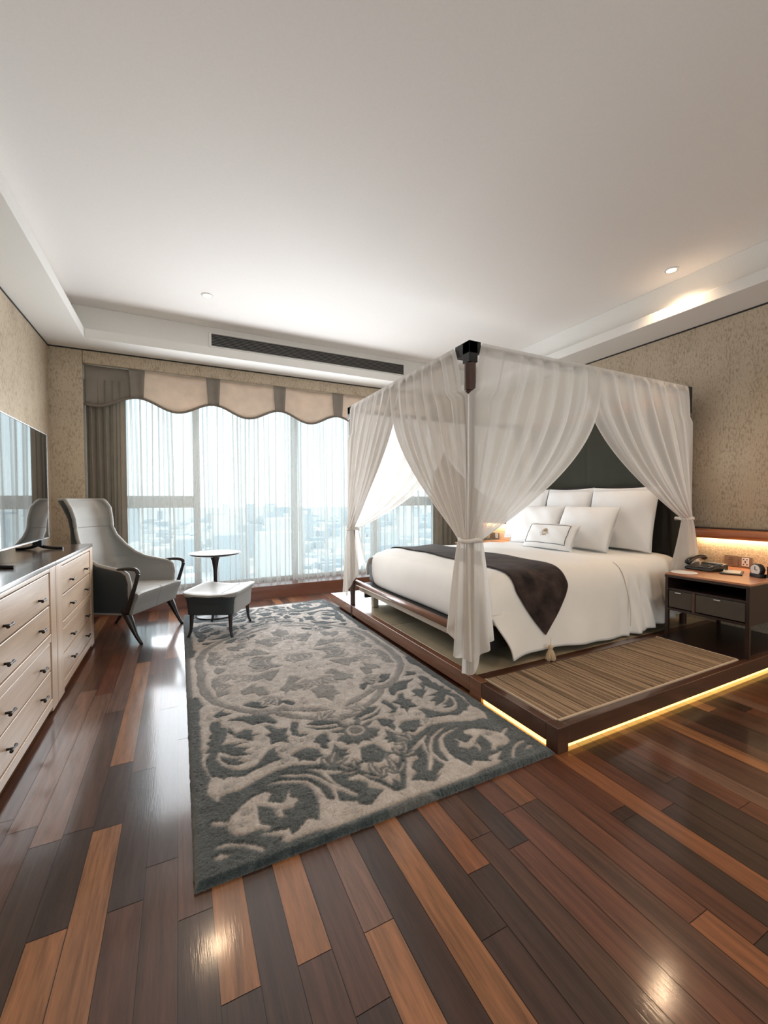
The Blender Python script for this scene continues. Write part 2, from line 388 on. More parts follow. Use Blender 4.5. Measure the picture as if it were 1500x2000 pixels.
# ---------------------------------------------------------------- city far below, seen through the glass
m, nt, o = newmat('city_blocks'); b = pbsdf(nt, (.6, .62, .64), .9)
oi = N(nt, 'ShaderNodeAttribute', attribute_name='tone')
r = ramp(nt, [(0, (.50, .57, .62)), (.4, (.66, .70, .72)), (.7, (.82, .82, .80)), (1, (.92, .89, .86))]); nt.links.new(oi.outputs['Fac'], r.inputs[0])  # pale tones put the distant haze into the block colours
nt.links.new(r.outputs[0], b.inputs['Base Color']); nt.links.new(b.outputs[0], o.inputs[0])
V = []; F = []; tone = []
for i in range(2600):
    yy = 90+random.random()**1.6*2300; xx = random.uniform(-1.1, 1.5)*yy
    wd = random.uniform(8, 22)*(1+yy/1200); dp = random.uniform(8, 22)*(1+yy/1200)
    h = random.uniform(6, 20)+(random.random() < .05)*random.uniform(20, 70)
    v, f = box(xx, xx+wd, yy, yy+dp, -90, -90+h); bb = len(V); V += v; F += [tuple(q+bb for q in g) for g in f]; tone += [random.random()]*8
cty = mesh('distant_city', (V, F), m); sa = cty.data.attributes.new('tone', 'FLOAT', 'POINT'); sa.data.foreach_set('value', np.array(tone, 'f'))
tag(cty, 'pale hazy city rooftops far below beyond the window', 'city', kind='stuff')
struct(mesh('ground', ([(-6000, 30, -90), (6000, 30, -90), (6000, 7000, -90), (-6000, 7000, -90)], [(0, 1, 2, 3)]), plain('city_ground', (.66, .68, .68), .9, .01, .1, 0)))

# ---------------------------------------------------------------- sheers, drapes, valance
def foldy(x, seed, a=1.0):
    r = np.random.default_rng(seed); s = 0
    for k in range(5):
        f = r.uniform(5, 22); s += math.sin(x*f+r.uniform(0, 6))*r.uniform(.3, 1)*(6/f)**.5
    return s*a
def sheer(nm, x0, x1, y, seed, label):
    def f(u, v):
        z = .175+v*(2.62-.175); x = x0+(x1-x0)*u
        ph = x*2*PI/.118+.9*foldy(x, seed)+.05*math.sin(v*3+x*9)
        am = .027+.012*math.sin(x*5.3+seed)
        sk = .012*math.sin(x*17+v*2.2+seed)
        return (x+.020*math.sin(2*ph)+sk, y+am*math.sin(ph)+.006*math.sin(ph*2.3+v*2), z)
    o = mesh(nm, grid(int((x1-x0)*230), 14, f), M['sheer'], smooth=True)
    return tag(o, label, 'curtain')
sheer('sheer_curtain', -.88, 1.56, 5.60, 3, 'white sheer curtain panel behind the round side table, left half of the window')
sheer('sheer_curtain', 1.40, 4.06, 5.65, 8, 'white sheer curtain panel on the bed side of the window')
def drape(x0, x1, y, n, label, seed, edge):
    def f(u, v):
        z = .17+v*(2.60-.17); x = x0+(x1-x0)*u
        uu = u if edge > 0 else 1-u
        a = .035*(1-sstep(.62, .80, uu))+.010
        return (x+.012*math.sin(u*n*2*PI*2)+.010*(1-v)*math.sin(u*6), y+a*math.sin(u*n*2*PI+.3*math.sin(v*3+seed))-.03*sstep(.68, .85, uu)*math.sin(min(1, max(0, (uu-.66)/.34))*PI), z)
    return tag(mesh('drape', grid(120, 16, f), M['drape'], smooth=True), label, 'curtain')
drape(-.89, -.52, 5.50, 5.5, 'heavy taupe drape hanging behind the wing chair', 1, 1)
drape(3.60, 4.09, 5.50, 5.5, 'heavy taupe drape gathered at the window end beyond the bed', 2, -1)
def zval(x): return 2.432-.128*math.sin(PI*(x+.40)/.797)**2
val = thing('window_valance', 'scalloped beige valance with taupe tabs across the window top', 'valance', (1.6, 5.44, 2.74))
tabs = [-.40+.797*i for i in range(6)]
def vpiece(nm, xa, xb, m, dy, taper=0, lab=None):
    def f(u, v):
        xx = xa+(xb-xa)*u; z1 = zval(xx); z = z1+(2.74-z1)*v
        xm = (xa+xb)/2; xt = xm+(xx-xm)*(1+taper*v)
        return (xt, 5.455-dy+.014*math.sin(u*PI)-.010*math.sin(v*PI)*math.sin(u*9), z)
    o = mesh(nm, grid(28, 8, f), m, val, smooth=True, label=lab)
    sd = o.modifiers.new('s', 'SOLIDIFY'); sd.thickness = .004
vpiece('end_panel', -.89, -.40, M['valance_tab'], 0, 0, 'taupe end panel of the valance')
for i in range(5): vpiece('valance_panel', tabs[i], tabs[i+1], M['valance'], 0)
vpiece('end_panel', tabs[5], 4.09, M['valance_tab'], 0, 0, 'taupe end panel of the valance')
for t in tabs: vpiece('valance_tab', t-.062, t+.062, M['valance_tab'], .036, .28)
mesh('valance_cord', tube([(x_, 5.447, zval(x_)) for x_ in np.linspace(-.888, 4.085, 260)], .014, 8), M['cord'], val, smooth=True)

# ---------------------------------------------------------------- vent and downlights
vt = thing('ceiling_vent', 'long dark slatted air vent in the ceiling step above the window', 'vent', (1.615, 5.15, 3.03))
mesh('vent_backing', box(.36, 2.87, 5.135, 5.145, 3.03, 3.175), M['blackmat'], vt)
mesh('vent_frame', boxes((.335, 2.895, 5.126, 5.15, 3.02, 3.034), (.335, 2.895, 5.126, 5.15, 3.172, 3.186), (.335, .362, 5.126, 5.15, 3.034, 3.172), (2.868, 2.895, 5.126, 5.15, 3.034, 3.172)), M['soffit'], vt, bevel=.002)
sl = []
for i in range(8):
    z = 3.040+i*.0175; v, f = box(.362, 2.868, 5.128, 5.136, z, z+.0045); sl.append((v, f))
mesh('vent_slats', join(*sl), plain('vent_grey', (.22, .21, .20), .4), vt)
def downlight(x, y, label, seen=True, wt=None):
    d = thing('downlight', label, 'ceiling light', (x, y, ZC-.006), group=None)
    mesh('trim_ring', lathe([(.052, -.003), (.056, .004), (.040, .004), (.037, -.003)], (x, y, ZC-.003), 28), M['white'], d, smooth=True)
    mesh('lamp_lens', lathe([(.037, 0), (.037, .004)], (x, y, ZC-.006), 24), M['lamp'], d)
    l = bpy.data.lights.new('downlight_beam', 'SPOT'); l.energy = wt or DOWN_W; l.spot_size = math.radians(125); l.spot_blend = .9; l.shadow_soft_size = .06
    l.color = (1, .70, .44); lo = bpy.data.objects.new('downlight_beam', l); C.objects.link(lo); lo.location = (x, y, ZC-.02); 
downlight(.276, 4.38, 'small round downlight in the ceiling near the vent')
downlight(3.86, 2.14, 'small round glowing downlight in the ceiling above the bed head')
for i, (x, y) in enumerate([(.28, .9), (3.7, .7), (.28, -1.6), (3.7, -1.2), (2.0, -.6)]):
    l = bpy.data.lights.new('downlight_beam', 'SPOT'); l.energy = DOWN_W; l.spot_size = math.radians(125); l.spot_blend = .9; l.shadow_soft_size = .06
    l.color = (1, .70, .44); lo = bpy.data.objects.new('downlight_beam', l); C.objects.link(lo); lo.location = (x, y, ZC-.02)

# ---------------------------------------------------------------- rug
RUG = [('D',[(0.027,2.851),(0.09,2.82),(0.112,2.685),(0.09,2.647),(0.089,2.479),(0.087,2.235),(0.082,2.065),(0.11,1.964),(0.095,1.927),(0.089,1.862),(0.111,1.808),(0.03,1.849),(0.024,2.267)]),('D',[(0.027,2.069),(0.098,2.034),(0.088,1.868),(0.123,1.793),(0.13,1.82),(0.174,1.83),(0.223,1.828),(0.284,1.856),(0.36,1.88),(0.397,1.882),(0.493,1.834),(0.559,1.779),(0.569,1.607),(0.529,1.575),(0.494,1.593),(0.468,1.509),(0.434,1.542),(0.406,1.518),(0.458,1.462),(0.536,1.452),(0.743,1.459),(0.704,1.382),(0.029,1.404)]),('D',[(0.184,1.771),(0.239,1.819),(0.318,1.859),(0.377,1.886),(0.447,1.895),(0.52,1.863),(0.605,1.831),(0.671,1.777),(0.725,1.73),(0.755,1.686),(0.748,1.67),(0.658,1.744),(0.586,1.79),(0.51,1.829),(0.56,1.765),(0.597,1.673),(0.63,1.613),(0.681,1.547),(0.68,1.521),(0.572,1.575),(0.581,1.63),(0.571,1.695),(0.535,1.759),(0.48,1.801),(0.401,1.841),(0.321,1.821),(0.265,1.789),(0.22,1.753)]),('D',[(0.303,1.804),(0.379,1.792),(0.437,1.763),(0.482,1.731),(0.493,1.674),(0.495,1.614),(0.319,1.703),(0.279,1.757)]),('D',[(0.582,1.763),(0.667,1.72),(0.654,1.671),(0.695,1.659),(0.721,1.611),(0.693,1.549),(0.64,1.609),(0.6,1.681)]),('D',[(0.142,2.467),(0.189,2.458),(0.189,2.387),(0.218,2.358),(0.204,2.273),(0.175,2.214),(0.232,2.197),(0.308,2.183),(0.253,2.175),(0.228,2.164),(0.31,2.122),(0.268,2.109),(0.306,2.056),(0.209,2.094),(0.184,2.129),(0.158,2.153),(0.142,2.096),(0.16,2.045),(0.207,1.977),(0.269,1.96),(0.316,1.977),(0.378,2.065),(0.415,2.069),(0.413,2.002),(0.433,1.96),(0.368,1.951),(0.287,1.932),(0.252,1.911),(0.211,1.922),(0.177,1.94),(0.165,1.923),(0.142,1.957),(0.11,1.973),(0.095,2.058),(0.098,2.118),(0.126,2.17),(0.092,2.17),(0.124,2.228),(0.102,2.251),(0.133,2.284),(0.106,2.323),(0.143,2.343),(0.129,2.417)]),('D',[(0.161,2.119),(0.207,2.074),(0.261,2.057),(0.236,2.038),(0.277,2.017),(0.232,2.004),(0.19,2.025),(0.163,2.075)]),('D',[(0.225,2.368),(0.254,2.287),(0.301,2.31),(0.341,2.282),(0.33,2.248),(0.382,2.222),(0.332,2.221),(0.325,2.175),(0.271,2.227),(0.221,2.265),(0.25,2.256),(0.214,2.32)]),('D',[(0.395,2.296),(0.434,2.291),(0.462,2.235),(0.519,2.22),(0.487,2.169),(0.505,2.134),(0.482,2.12),(0.494,2.065),(0.449,2.112),(0.397,2.102),(0.405,2.172),(0.384,2.195),(0.42,2.216)]),('D',[(0.545,2.27),(0.58,2.245),(0.558,2.186),(0.557,2.133),(0.592,2.116),(0.61,2.133),(0.589,2.104),(0.549,2.105),(0.519,2.139),(0.522,2.204)]),('D',[(0.221,2.449),(0.314,2.454),(0.407,2.438),(0.452,2.384),(0.479,2.311),(0.46,2.285),(0.415,2.329),(0.349,2.334),(0.306,2.398)]),('D',[(0.153,2.536),(0.213,2.584),(0.223,2.547),(0.267,2.517),(0.213,2.506),(0.173,2.503)]),('D',[(0.608,2.209),(0.681,2.231),(0.743,2.199),(0.806,2.131),(0.739,2.144),(0.662,2.168)]),('D',[(0.598,2.186),(0.668,2.144),(0.783,2.107),(0.71,2.102),(0.649,2.126)]),('D',[(0.598,2.024),(0.632,2.07),(0.683,2.083),(0.686,1.992),(0.66,1.993),(0.652,1.932),(0.619,1.966),(0.623,2.0)]),('D',[(0.465,1.97),(0.558,1.997),(0.61,1.959),(0.608,1.915),(0.625,1.89),(0.578,1.897),(0.564,1.872),(0.508,1.906),(0.488,1.895),(0.491,1.93)]),('D',[(0.643,1.886),(0.69,1.966),(0.703,1.912),(0.741,1.893),(0.714,1.872),(0.737,1.85),(0.698,1.847),(0.682,1.823),(0.666,1.863)]),('D',[(0.705,1.982),(0.748,1.998),(0.768,2.013),(0.811,1.966),(0.85,1.959),(0.859,1.917),(0.821,1.924),(0.795,1.895),(0.787,1.941),(0.747,1.925),(0.735,1.961)]),('D',[(0.794,1.877),(0.841,1.877),(0.784,1.751),(0.734,1.766),(0.764,1.792)]),('G',[(0.272,3.557),(0.336,3.649),(0.453,3.724),(0.612,3.75),(0.782,3.737),(0.614,3.641),(0.465,3.584),(0.349,3.488),(0.243,3.426),(0.173,3.275),(0.143,3.1),(0.153,2.925),(0.187,2.773),(0.241,2.657),(0.319,2.549),(0.402,2.491),(0.467,2.458),(0.529,2.477),(0.602,2.414),(0.735,2.355),(0.804,2.287),(0.707,2.312),(0.591,2.371),(0.528,2.411),(0.484,2.402),(0.415,2.406),(0.319,2.493),(0.228,2.596),(0.153,2.701),(0.105,2.852),(0.09,3.04),(0.106,3.26),(0.175,3.461)]),('G',[(0.486,2.446),(0.56,2.361),(0.641,2.289),(0.798,2.209),(0.887,2.242),(1.028,2.289),(1.009,2.247),(0.88,2.168),(0.78,2.159),(0.63,2.249),(0.547,2.306),(0.48,2.385)]),('D',[(0.867,2.174),(0.938,2.233),(1.002,2.234),(0.955,2.129),(0.889,2.118),(0.854,2.121)]),('G',[(0.215,3.279),(0.291,3.458),(0.311,3.391),(0.277,3.3),(0.305,3.234),(0.282,3.17),(0.229,3.126),(0.208,3.183)]),('G',[(0.182,3.036),(0.225,3.081),(0.241,2.985),(0.289,2.918),(0.236,2.924),(0.275,2.785),(0.23,2.77),(0.199,2.749),(0.2,2.861),(0.176,2.934)]),('D',[(0.326,2.597),(0.393,2.614),(0.438,2.574),(0.425,2.546),(0.476,2.503),(0.431,2.493),(0.373,2.531)]),('D',[(0.468,2.577),(0.517,2.561),(0.483,2.542),(0.519,2.499),(0.537,2.55),(0.593,2.531),(0.623,2.48),(0.603,2.447),(0.572,2.472),(0.552,2.516),(0.524,2.488),(0.492,2.512)]),('G',[(0.343,2.789),(0.432,2.866),(0.438,2.801),(0.485,2.797),(0.496,2.731),(0.497,2.653),(0.438,2.664),(0.419,2.731),(0.341,2.713)]),('G',[(0.417,2.983),(0.541,3.014),(0.65,3.032),(0.591,2.918),(0.544,2.852),(0.506,2.916),(0.446,2.902)]),('G',[(0.568,2.694),(0.637,2.783),(0.676,2.875),(0.755,2.812),(0.689,2.757),(0.733,2.671),(0.657,2.629),(0.633,2.661),(0.581,2.61),(0.6,2.658)]),('G',[(0.754,2.6),(0.834,2.641),(0.9,2.607),(0.928,2.472),(0.863,2.43),(0.826,2.395),(0.801,2.461),(0.755,2.467),(0.761,2.538)]),('G',[(0.812,2.738),(0.946,2.737),(0.997,2.856),(1.015,2.725),(1.077,2.603),(0.994,2.623),(0.926,2.68),(0.844,2.699)]),('G',[(0.48,3.17),(0.546,3.244),(0.604,3.16),(0.698,3.085),(0.569,3.074),(0.497,3.061)]),('G',[(0.824,2.995),(0.949,3.094),(0.969,3.001),(0.924,2.893),(0.841,2.862)]),('G',[(0.832,3.317),(1.019,3.253),(1.251,3.386),(1.247,3.284),(1.051,3.19),(0.888,3.227)]),('G',[(0.661,3.452),(0.765,3.463),(0.803,3.363),(0.736,3.335),(0.668,3.385)]),('G',[(0.479,3.544),(0.604,3.579),(0.648,3.49),(0.596,3.422),(0.52,3.43)]),('L',[(0.153,1.656),(0.169,1.683),(0.21,1.727),(0.258,1.76),(0.309,1.766),(0.333,1.745),(0.303,1.702),(0.347,1.676),(0.373,1.667),(0.406,1.736),(0.399,1.693),(0.429,1.665),(0.396,1.625),(0.354,1.634),(0.298,1.675),(0.264,1.7),(0.261,1.645),(0.261,1.602),(0.297,1.565),(0.275,1.554),(0.268,1.568),(0.249,1.574),(0.204,1.568),(0.163,1.585),(0.152,1.616),(0.147,1.644),(0.094,1.671),(0.09,1.688),(0.114,1.681)]),('L',[(0.322,1.646),(0.352,1.635),(0.348,1.608),(0.361,1.582),(0.332,1.605)]),('L',[(0.253,1.54),(0.297,1.536),(0.356,1.528),(0.357,1.491),(0.425,1.53),(0.439,1.539),(0.447,1.512),(0.496,1.495),(0.505,1.475),(0.433,1.467),(0.387,1.469),(0.346,1.466),(0.315,1.481),(0.333,1.496)]),('L',[(0.317,1.808),(0.381,1.805),(0.437,1.789),(0.489,1.753),(0.52,1.693),(0.536,1.597),(0.576,1.543),(0.574,1.494),(0.639,1.495),(0.635,1.472),(0.686,1.479),(0.676,1.459),(0.566,1.459),(0.503,1.468),(0.468,1.509),(0.492,1.569),(0.501,1.633),(0.487,1.705),(0.463,1.75),(0.422,1.778),(0.366,1.794)]),('L',[(0.377,1.845),(0.435,1.831),(0.501,1.798),(0.553,1.74),(0.592,1.671),(0.633,1.612),(0.68,1.547),(0.621,1.599),(0.585,1.65),(0.58,1.602),(0.564,1.61),(0.576,1.66),(0.538,1.733),(0.497,1.781),(0.432,1.817)]),('L',[(0.091,1.554),(0.132,1.557),(0.185,1.536),(0.227,1.502),(0.259,1.466),(0.241,1.469),(0.216,1.491),(0.184,1.524),(0.14,1.543),(0.103,1.545)]),('L',[(0.088,1.509),(0.119,1.515),(0.148,1.497),(0.104,1.497)]),('L',[(0.093,2.422),(0.127,2.384),(0.133,2.335),(0.097,2.265),(0.124,2.228),(0.099,2.194),(0.084,2.063),(0.084,2.236)]),('L',[(0.145,2.094),(0.16,2.04),(0.193,1.994),(0.233,1.973),(0.295,1.982),(0.25,1.98),(0.199,2.005),(0.171,2.05)]),('D',[(0.812,1.56),(0.882,1.693),(0.95,1.78),(1.045,1.838),(1.142,1.875),(1.237,1.873),(1.322,1.815),(1.366,1.777),(1.267,1.812),(1.187,1.823),(1.089,1.802),(1.004,1.765),(0.948,1.707),(0.901,1.65),(0.841,1.516),(0.821,1.527)]),('D',[(0.723,1.729),(0.767,1.674),(0.804,1.584),(0.836,1.519),(0.809,1.518),(0.761,1.605),(0.708,1.693)]),('L',[(0.962,1.534),(1.013,1.627),(1.089,1.735),(1.173,1.802),(1.25,1.814),(1.178,1.785),(1.107,1.739),(1.064,1.672),(1.039,1.614)]),('D',[(0.792,1.859),(0.843,1.872),(0.888,1.824),(0.843,1.808),(0.938,1.773),(0.888,1.749),(0.912,1.737),(0.853,1.708),(0.8,1.746),(0.77,1.808),(0.821,1.807)]),('D',[(0.693,1.659),(0.724,1.624),(0.704,1.595),(0.769,1.553),(0.716,1.524),(0.685,1.497),(0.635,1.522)])]
RX0, RX1, RY0, RY1 = .028, 1.638, 1.42, 4.98
st = .005
xs = np.arange(RX0, RX1+st/2, st); ys = np.arange(RY0, RY1+st/2, st)
GX, GY = np.meshgrid(xs, ys, indexing='ij')
cxr, cyr = (RX0+RX1)/2, (RY0+RY1)/2
FX = cxr-np.abs(GX-cxr); FY = cyr-np.abs(GY-cyr)
wob = lambda s, a: a*np.sin(GX*s+1.3*np.sin(GY*s*.7))*np.cos(GY*s*.9)
FX = FX+wob(31, .003); FY = FY+wob(37, .003)
def inpoly(px, py, P):
    r = np.zeros(px.shape, bool); n = len(P)
    for i in range(n):
        x1, y1 = P[i]; x2, y2 = P[(i+1) % n]
        if y1 == y2: continue
        c = ((y1 > py) != (y2 > py)) & (px < (x2-x1)*(py-y1)/(y2-y1)+x1); r ^= c
    return r
tone = np.zeros(GX.shape)           # 0 light ground, 1 dark slate
for cch, P in RUG:
    a = np.array(P); mn = a.min(0); mx = a.max(0)
    sel = (FX >= mn[0]) & (FX <= mx[0]) & (FY >= mn[1]) & (FY <= mx[1])
    idx = np.nonzero(sel)
    if len(idx[0]) == 0: continue
    ins = inpoly(FX[idx], FY[idx], P)
    tone[idx[0][ins], idx[1][ins]] = {'D': 1.0, 'G': .62, 'L': 0.0}[cch]
# extra sprigs filling the ground
def leaf(cx_, cy_, ang, L, W, val):
    dx = FX-cx_; dy = FY-cy_; u = dx*math.cos(ang)+dy*math.sin(ang); v = -dx*math.sin(ang)+dy*math.cos(ang)
    t = np.clip(u/L, 0, 1); wd = W*np.sin(PI*t**.8)*(.65+.35*np.abs(np.sin(t*9.5)))
    ins = (u > 0) & (u < L) & (np.abs(v-.10*L*np.sin(PI*t)) < wd)
    free = ins & (tone < .1); tone[free] = val
    vein = ins & (np.abs(v-.10*L*np.sin(PI*t)) < .004) & (t > .15) & (t < .8); tone[vein] = 0
for cx_, cy_, ang, L, W, val in [(.60, 3.10, 2.4, .22, .055, .55), (.80, 3.12, 1.2, .20, .05, .55), (.45, 3.0, 3.5, .16, .04, .5), (.30, 3.1, 4.2, .17, .04, .5),
      (.80, 2.75, 4.1, .17, .045, .55), (.52, 2.62, 3.9, .15, .04, .6), (.70, 2.2, .6, .14, .035, .7), (.62, 1.80, 1.0, .13, .04, .85), (.72, 1.72, 2.2, .12, .04, .9), (.80, 1.62, 1.6, .15, .03, .9), (.20, 2.86, .4, .12, .03, .6)]:
    for da in (-.75, 0, .75): leaf(cx_, cy_, ang+da, L*(1 if da == 0 else .75), W*.8, val)
lr = random.Random(5)
for _ in range(700):
    cx_, cy_ = lr.uniform(RX0+.10, cxr), lr.uniform(RY0+.14, cyr); ang = lr.uniform(0, 6.28); L = lr.uniform(.03, .062)
    ex_, ey_ = cx_+L*.5*math.cos(ang), cy_+L*.5*math.sin(ang)
    i1, j1 = int((ex_-RX0)/st), int((ey_-RY0)/st)
    if i1 < 8 or j1 < 8 or i1 > GX.shape[0]//2 or j1 > GX.shape[1]//2: continue
    if tone[i1-4:i1+5, j1-4:j1+5].max() > .1: continue
    val = .85 if ey_ < 2.25 else .5
    for da in (-.8, 0, .8): leaf(cx_, cy_, ang+da, L*(1 if da == 0 else .7), L*.20, val)
rr = np.hypot(FX-cxr, FY-2.03)
fl_ = (rr < .095+.03*np.cos(9*np.arctan2(FY-2.03, FX-cxr))) & (rr > .05); tone[fl_] = .9
tone[(rr <= .05) & (rr > .036)] = 0.0; tone[rr <= .036] = .75
edge = np.minimum(np.minimum(GX-RX0, RX1-GX), np.minimum(GY-RY0, RY1-GY)); tone[edge < .035] = np.maximum(tone[edge < .035], .85)
def blur(a, k):
    for _ in range(k):
        p = np.pad(a, 1, 'edge'); a = (p[:-2, 1:-1]+p[2:, 1:-1]+p[1:-1, :-2]+p[1:-1, 2:]+4*p[1:-1, 1:-1])/8
    return a
ts = blur(tone, 2); sm = blur(tone, 2)
gy_, gx_ = np.gradient(sm); carve = np.clip(np.hypot(gx_, gy_)*3.0, 0, 1)
H = .024+.0015*rng.standard_normal(GX.shape)-.0045*carve
H = np.minimum(H, .010+edge*1.1)
nx, ny = GX.shape
V = np.stack([GX+.0012*rng.standard_normal(GX.shape), GY+.0012*rng.standard_normal(GX.shape), H], -1).reshape(-1, 3)
i0 = (np.arange(nx-1)[:, None]*ny+np.arange(ny-1)[None, :]).ravel()
F = np.stack([i0, i0+ny, i0+ny+1, i0+1], -1)
sk = []; bnd = [i*ny for i in range(nx)]+[(nx-1)*ny+j for j in range(1, ny)]+[i*ny+ny-1 for i in range(nx-2, -1, -1)]+[j for j in range(ny-2, 0, -1)]
Vb = V[bnd].copy(); Vb[:, 2] = .0005; base = len(V); V = np.vstack([V, Vb]); nb_ = len(bnd)
Fs = [(bnd[i], base+i, base+(i+1) % nb_, bnd[(i+1) % nb_]) for i in range(nb_)]
m, nt, o = newmat('rug_wool'); b = pbsdf(nt, (.5, .5, .5), .9, sheen=.55, spec=.15); b.inputs['Sheen Roughness'].default_value = .35
at = N(nt, 'ShaderNodeAttribute', attribute_name='pattern'); v = coords(nt)
mot = noise(nt, v, 14, 6, .75); fib = noise(nt, v, 260, 3, .8)
ltc = ramp(nt, [(.36, (.33, .30, .28)), (.5, (.50, .46, .43)), (.62, (.66, .62, .585))]); nt.links.new(mixc(nt, .4, mot, fib), ltc.inputs[0])
dkc = ramp(nt, [(.38, (.014, .024, .029)), (.50, (.040, .060, .068)), (.62, (.115, .135, .138))]); nt.links.new(mixc(nt, .5, mot, fib), dkc.inputs[0])
nt.links.new(mixc(nt, at.outputs['Fac'], ltc.outputs[0], dkc.outputs[0]), b.inputs['Base Color']); bump(nt, fib, b, .9, .006)
nt.links.new(b.outputs[0], o.inputs[0])
rug = mesh('area_rug', (V.tolist(), F.tolist()+Fs), m, smooth=True)
pa = rug.data.attributes.new('pattern', 'FLOAT', 'POINT'); pa.data.foreach_set('value', np.concatenate([ts.ravel(), np.full(nb_, .9)]).astype('f'))
tag(rug, 'large grey and slate rug with carved leafy scroll pattern', 'rug')

# ---------------------------------------------------------------- dresser with drawers
def dresser(y0, y1, o0, o1, ks, label):
    d = thing('dresser', label, 'dresser', (-.93, (y0+y1)/2, 0), group='pale wood drawer units along the left wall')
    X = -.68; rows = [(.655, .84), (.485, .65), (.27, .43), (.10, .265)]
    mesh('top', box(XL+.005, X+.003, y0, y1, .868, .895), M['oak_top'], d, bevel=.003, label='dark polished top')
    bs = [(XL+.005, X, y0, o0-.004, .02, .867), (XL+.005, X, o1+.004, y1-.001, .02, .867)]
    mesh('side_stile', boxes(bs[0]), M['oak_v'], d, bevel=.003); mesh('side_stile', boxes(bs[1]), M['oak_v'], d, bevel=.003)
    mesh('face_rail', boxes((XL+.01, X-.001, o0-.004, o1+.004, .844, .867), (XL+.01, X-.001, o0-.004, o1+.004, .434, .481), (XL+.01, X-.001, o0-.004, o1+.004, .045, .096)), M['oak'], d, bevel=.003)
    mesh('carcass_back', box(XL+.012, X-.06, o0, o1, .05, .866), M['slot'], d)
    for (z0, z1), kz in zip(rows, (.72, .555, .34, .18)):
        dr = mesh('drawer', box(X-.05, X-.005, o0+.003, o1-.006, z0+.001, z1-.002), M['oak'], d, bevel=.0035)
        for ky in ks:
            kb = tube([(X-.006, ky, kz), (X+.018, ky, kz)], .006, 8)
            bar = tube([(X+.020, ky-.030, kz+.001), (X+.020, ky-.017, kz), (X+.020, ky, kz), (X+.020, ky+.017, kz), (X+.020, ky+.030, kz+.001)], [.0075, .005, .0038, .005, .0075], 8)
            mesh('knob', join(kb, bar), M['iron'], dr, smooth=True)
    return d
dresser(3.145, 4.345, 3.30, 4.235, (3.525, 4.017), 'pale wood dresser with pairs of dark knobs, nearest the wing chair')
dresser(1.90, 3.140, 2.05, 3.02, (2.31, 2.81), 'pale wood dresser cut by the left picture edge')

# ---------------------------------------------------------------- television
tv = thing('television', 'large flat television on the dresser reflecting the window', 'television', (-.95, 3.48, .895))
TY0, TY1, TZ0, TZ1 = 2.73, 4.21, .965, 1.80
mesh('screen', box(-.951, -.947, TY0+.008, TY1-.008, TZ0+.012, TZ1-.008), M['screen'], tv)
mesh('casing', boxes((-.985, -.951, TY0, TY1, TZ0, TZ1), (-1.01, -.985, TY0+.2, TY1-.2, TZ0+.03, TZ0+.45)), M['black'], tv, bevel=.004)
mesh('bezel', boxes((-.951, -.945, TY0, TY1, TZ0, TZ0+.008), (-.951, -.945, TY0, TY0+.006, TZ0, TZ1), (-.951, -.945, TY1-.005, TY1, TZ0, TZ1), (-.951, -.945, TY0, TY1, TZ1-.005, TZ1)), M['silver'], tv)
for yc in (3.98, 2.93):
    mesh('stand_foot', join(tube([(-.96, yc, .985), (-.955, yc, .93), (-.90, yc-.02, .909), (-.80, yc-.05, .903)], [.016, .014, .011, .009], 8, 12), tube([(-.955, yc, .935), (-1.02, yc+.01, .909), (-1.10, yc+.02, .903)], [.014, .011, .009], 8, 10), box(-.985, -.93, yc-.05, yc+.05, .925, .968)), M['black'], tv, smooth=False)

# ---------------------------------------------------------------- wing chair
ch = thing('wing_chair', 'grey leather high-backed wing chair with dark wooden arms and legs', 'chair', (-.466, 4.648, 0), math.atan2(-.848, -.53))
Zr = [.27, .40, .55, .615, .645, .665, .69, .74, .82, .92, 1.0, 1.10, 1.20, 1.255, 1.275]
Wr = [.315, .325, .335, .34, .34, .338, .332, .315, .285, .25, .235, .238, .25, .245, .24]
Yb = [-.27, -.29, -.32, -.335, -.34, -.345, -.35, -.36, -.38, -.405, -.42, -.445, -.49, -.53, -.545]
Yf = [.275, .275, .28, .265, .22, .11, -.02, -.12, -.21, -.28, -.31, -.32, -.345, -.385, -.405]
Ex = [.32, .32, .34, .36, .38, .40, .42, .5, .6, .7, .75, .75, .7, .7, .7]
def shell(nv, inset, topz):
    rows = []
    def f(u, v):
        t = v*(len(Zr)-1); k = np.arange(len(Zr)); g = lambda A: float(np.interp(t, k, A))
        z = g(Zr); W = g(Wr)-inset; yb = g(Yb)+inset; yf = g(Yf); e = g(Ex)
        a = (u*2-1)*PI/2; s = math.sin(a); c = math.cos(a)
        x = W*math.copysign(abs(s)**e, s); y = yb+(yf-yb)*(1-abs(c)**e)
        return (x, y, z+topz)
    return grid(49, nv, f)
ov = shell(85, 0, 0); iv = shell(85, .030, .0)
nvr = 85
mesh('outer_shell', ov, M['lea_d'], ch, smooth=True, local=True, label='darker outer leather')
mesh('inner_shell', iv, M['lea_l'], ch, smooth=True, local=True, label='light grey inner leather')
bidx = [0*nvr+j for j in range(nvr)]+[i*nvr+nvr-1 for i in range(1, 49)]+[48*nvr+j for j in range(nvr-2, -1, -1)]
Vr = [ov[0][i] for i in bidx]+[iv[0][i] for i in bidx]; L_ = len(bidx)
Vm = []; 
for i in range(L_):
    a = Vector(Vr[i]); b_ = Vector(Vr[L_+i]); mid = (a+b_)/2; Vm.append(mid)
r0 = [i*nvr for i in range(49)]
Vb2 = [ov[0][i] for i in r0]+[iv[0][i] for i in r0]
mesh('shell_base', (Vb2, [(i, i+1, i+50, i+49) for i in range(48)]), M['lea_d'], ch, local=True)
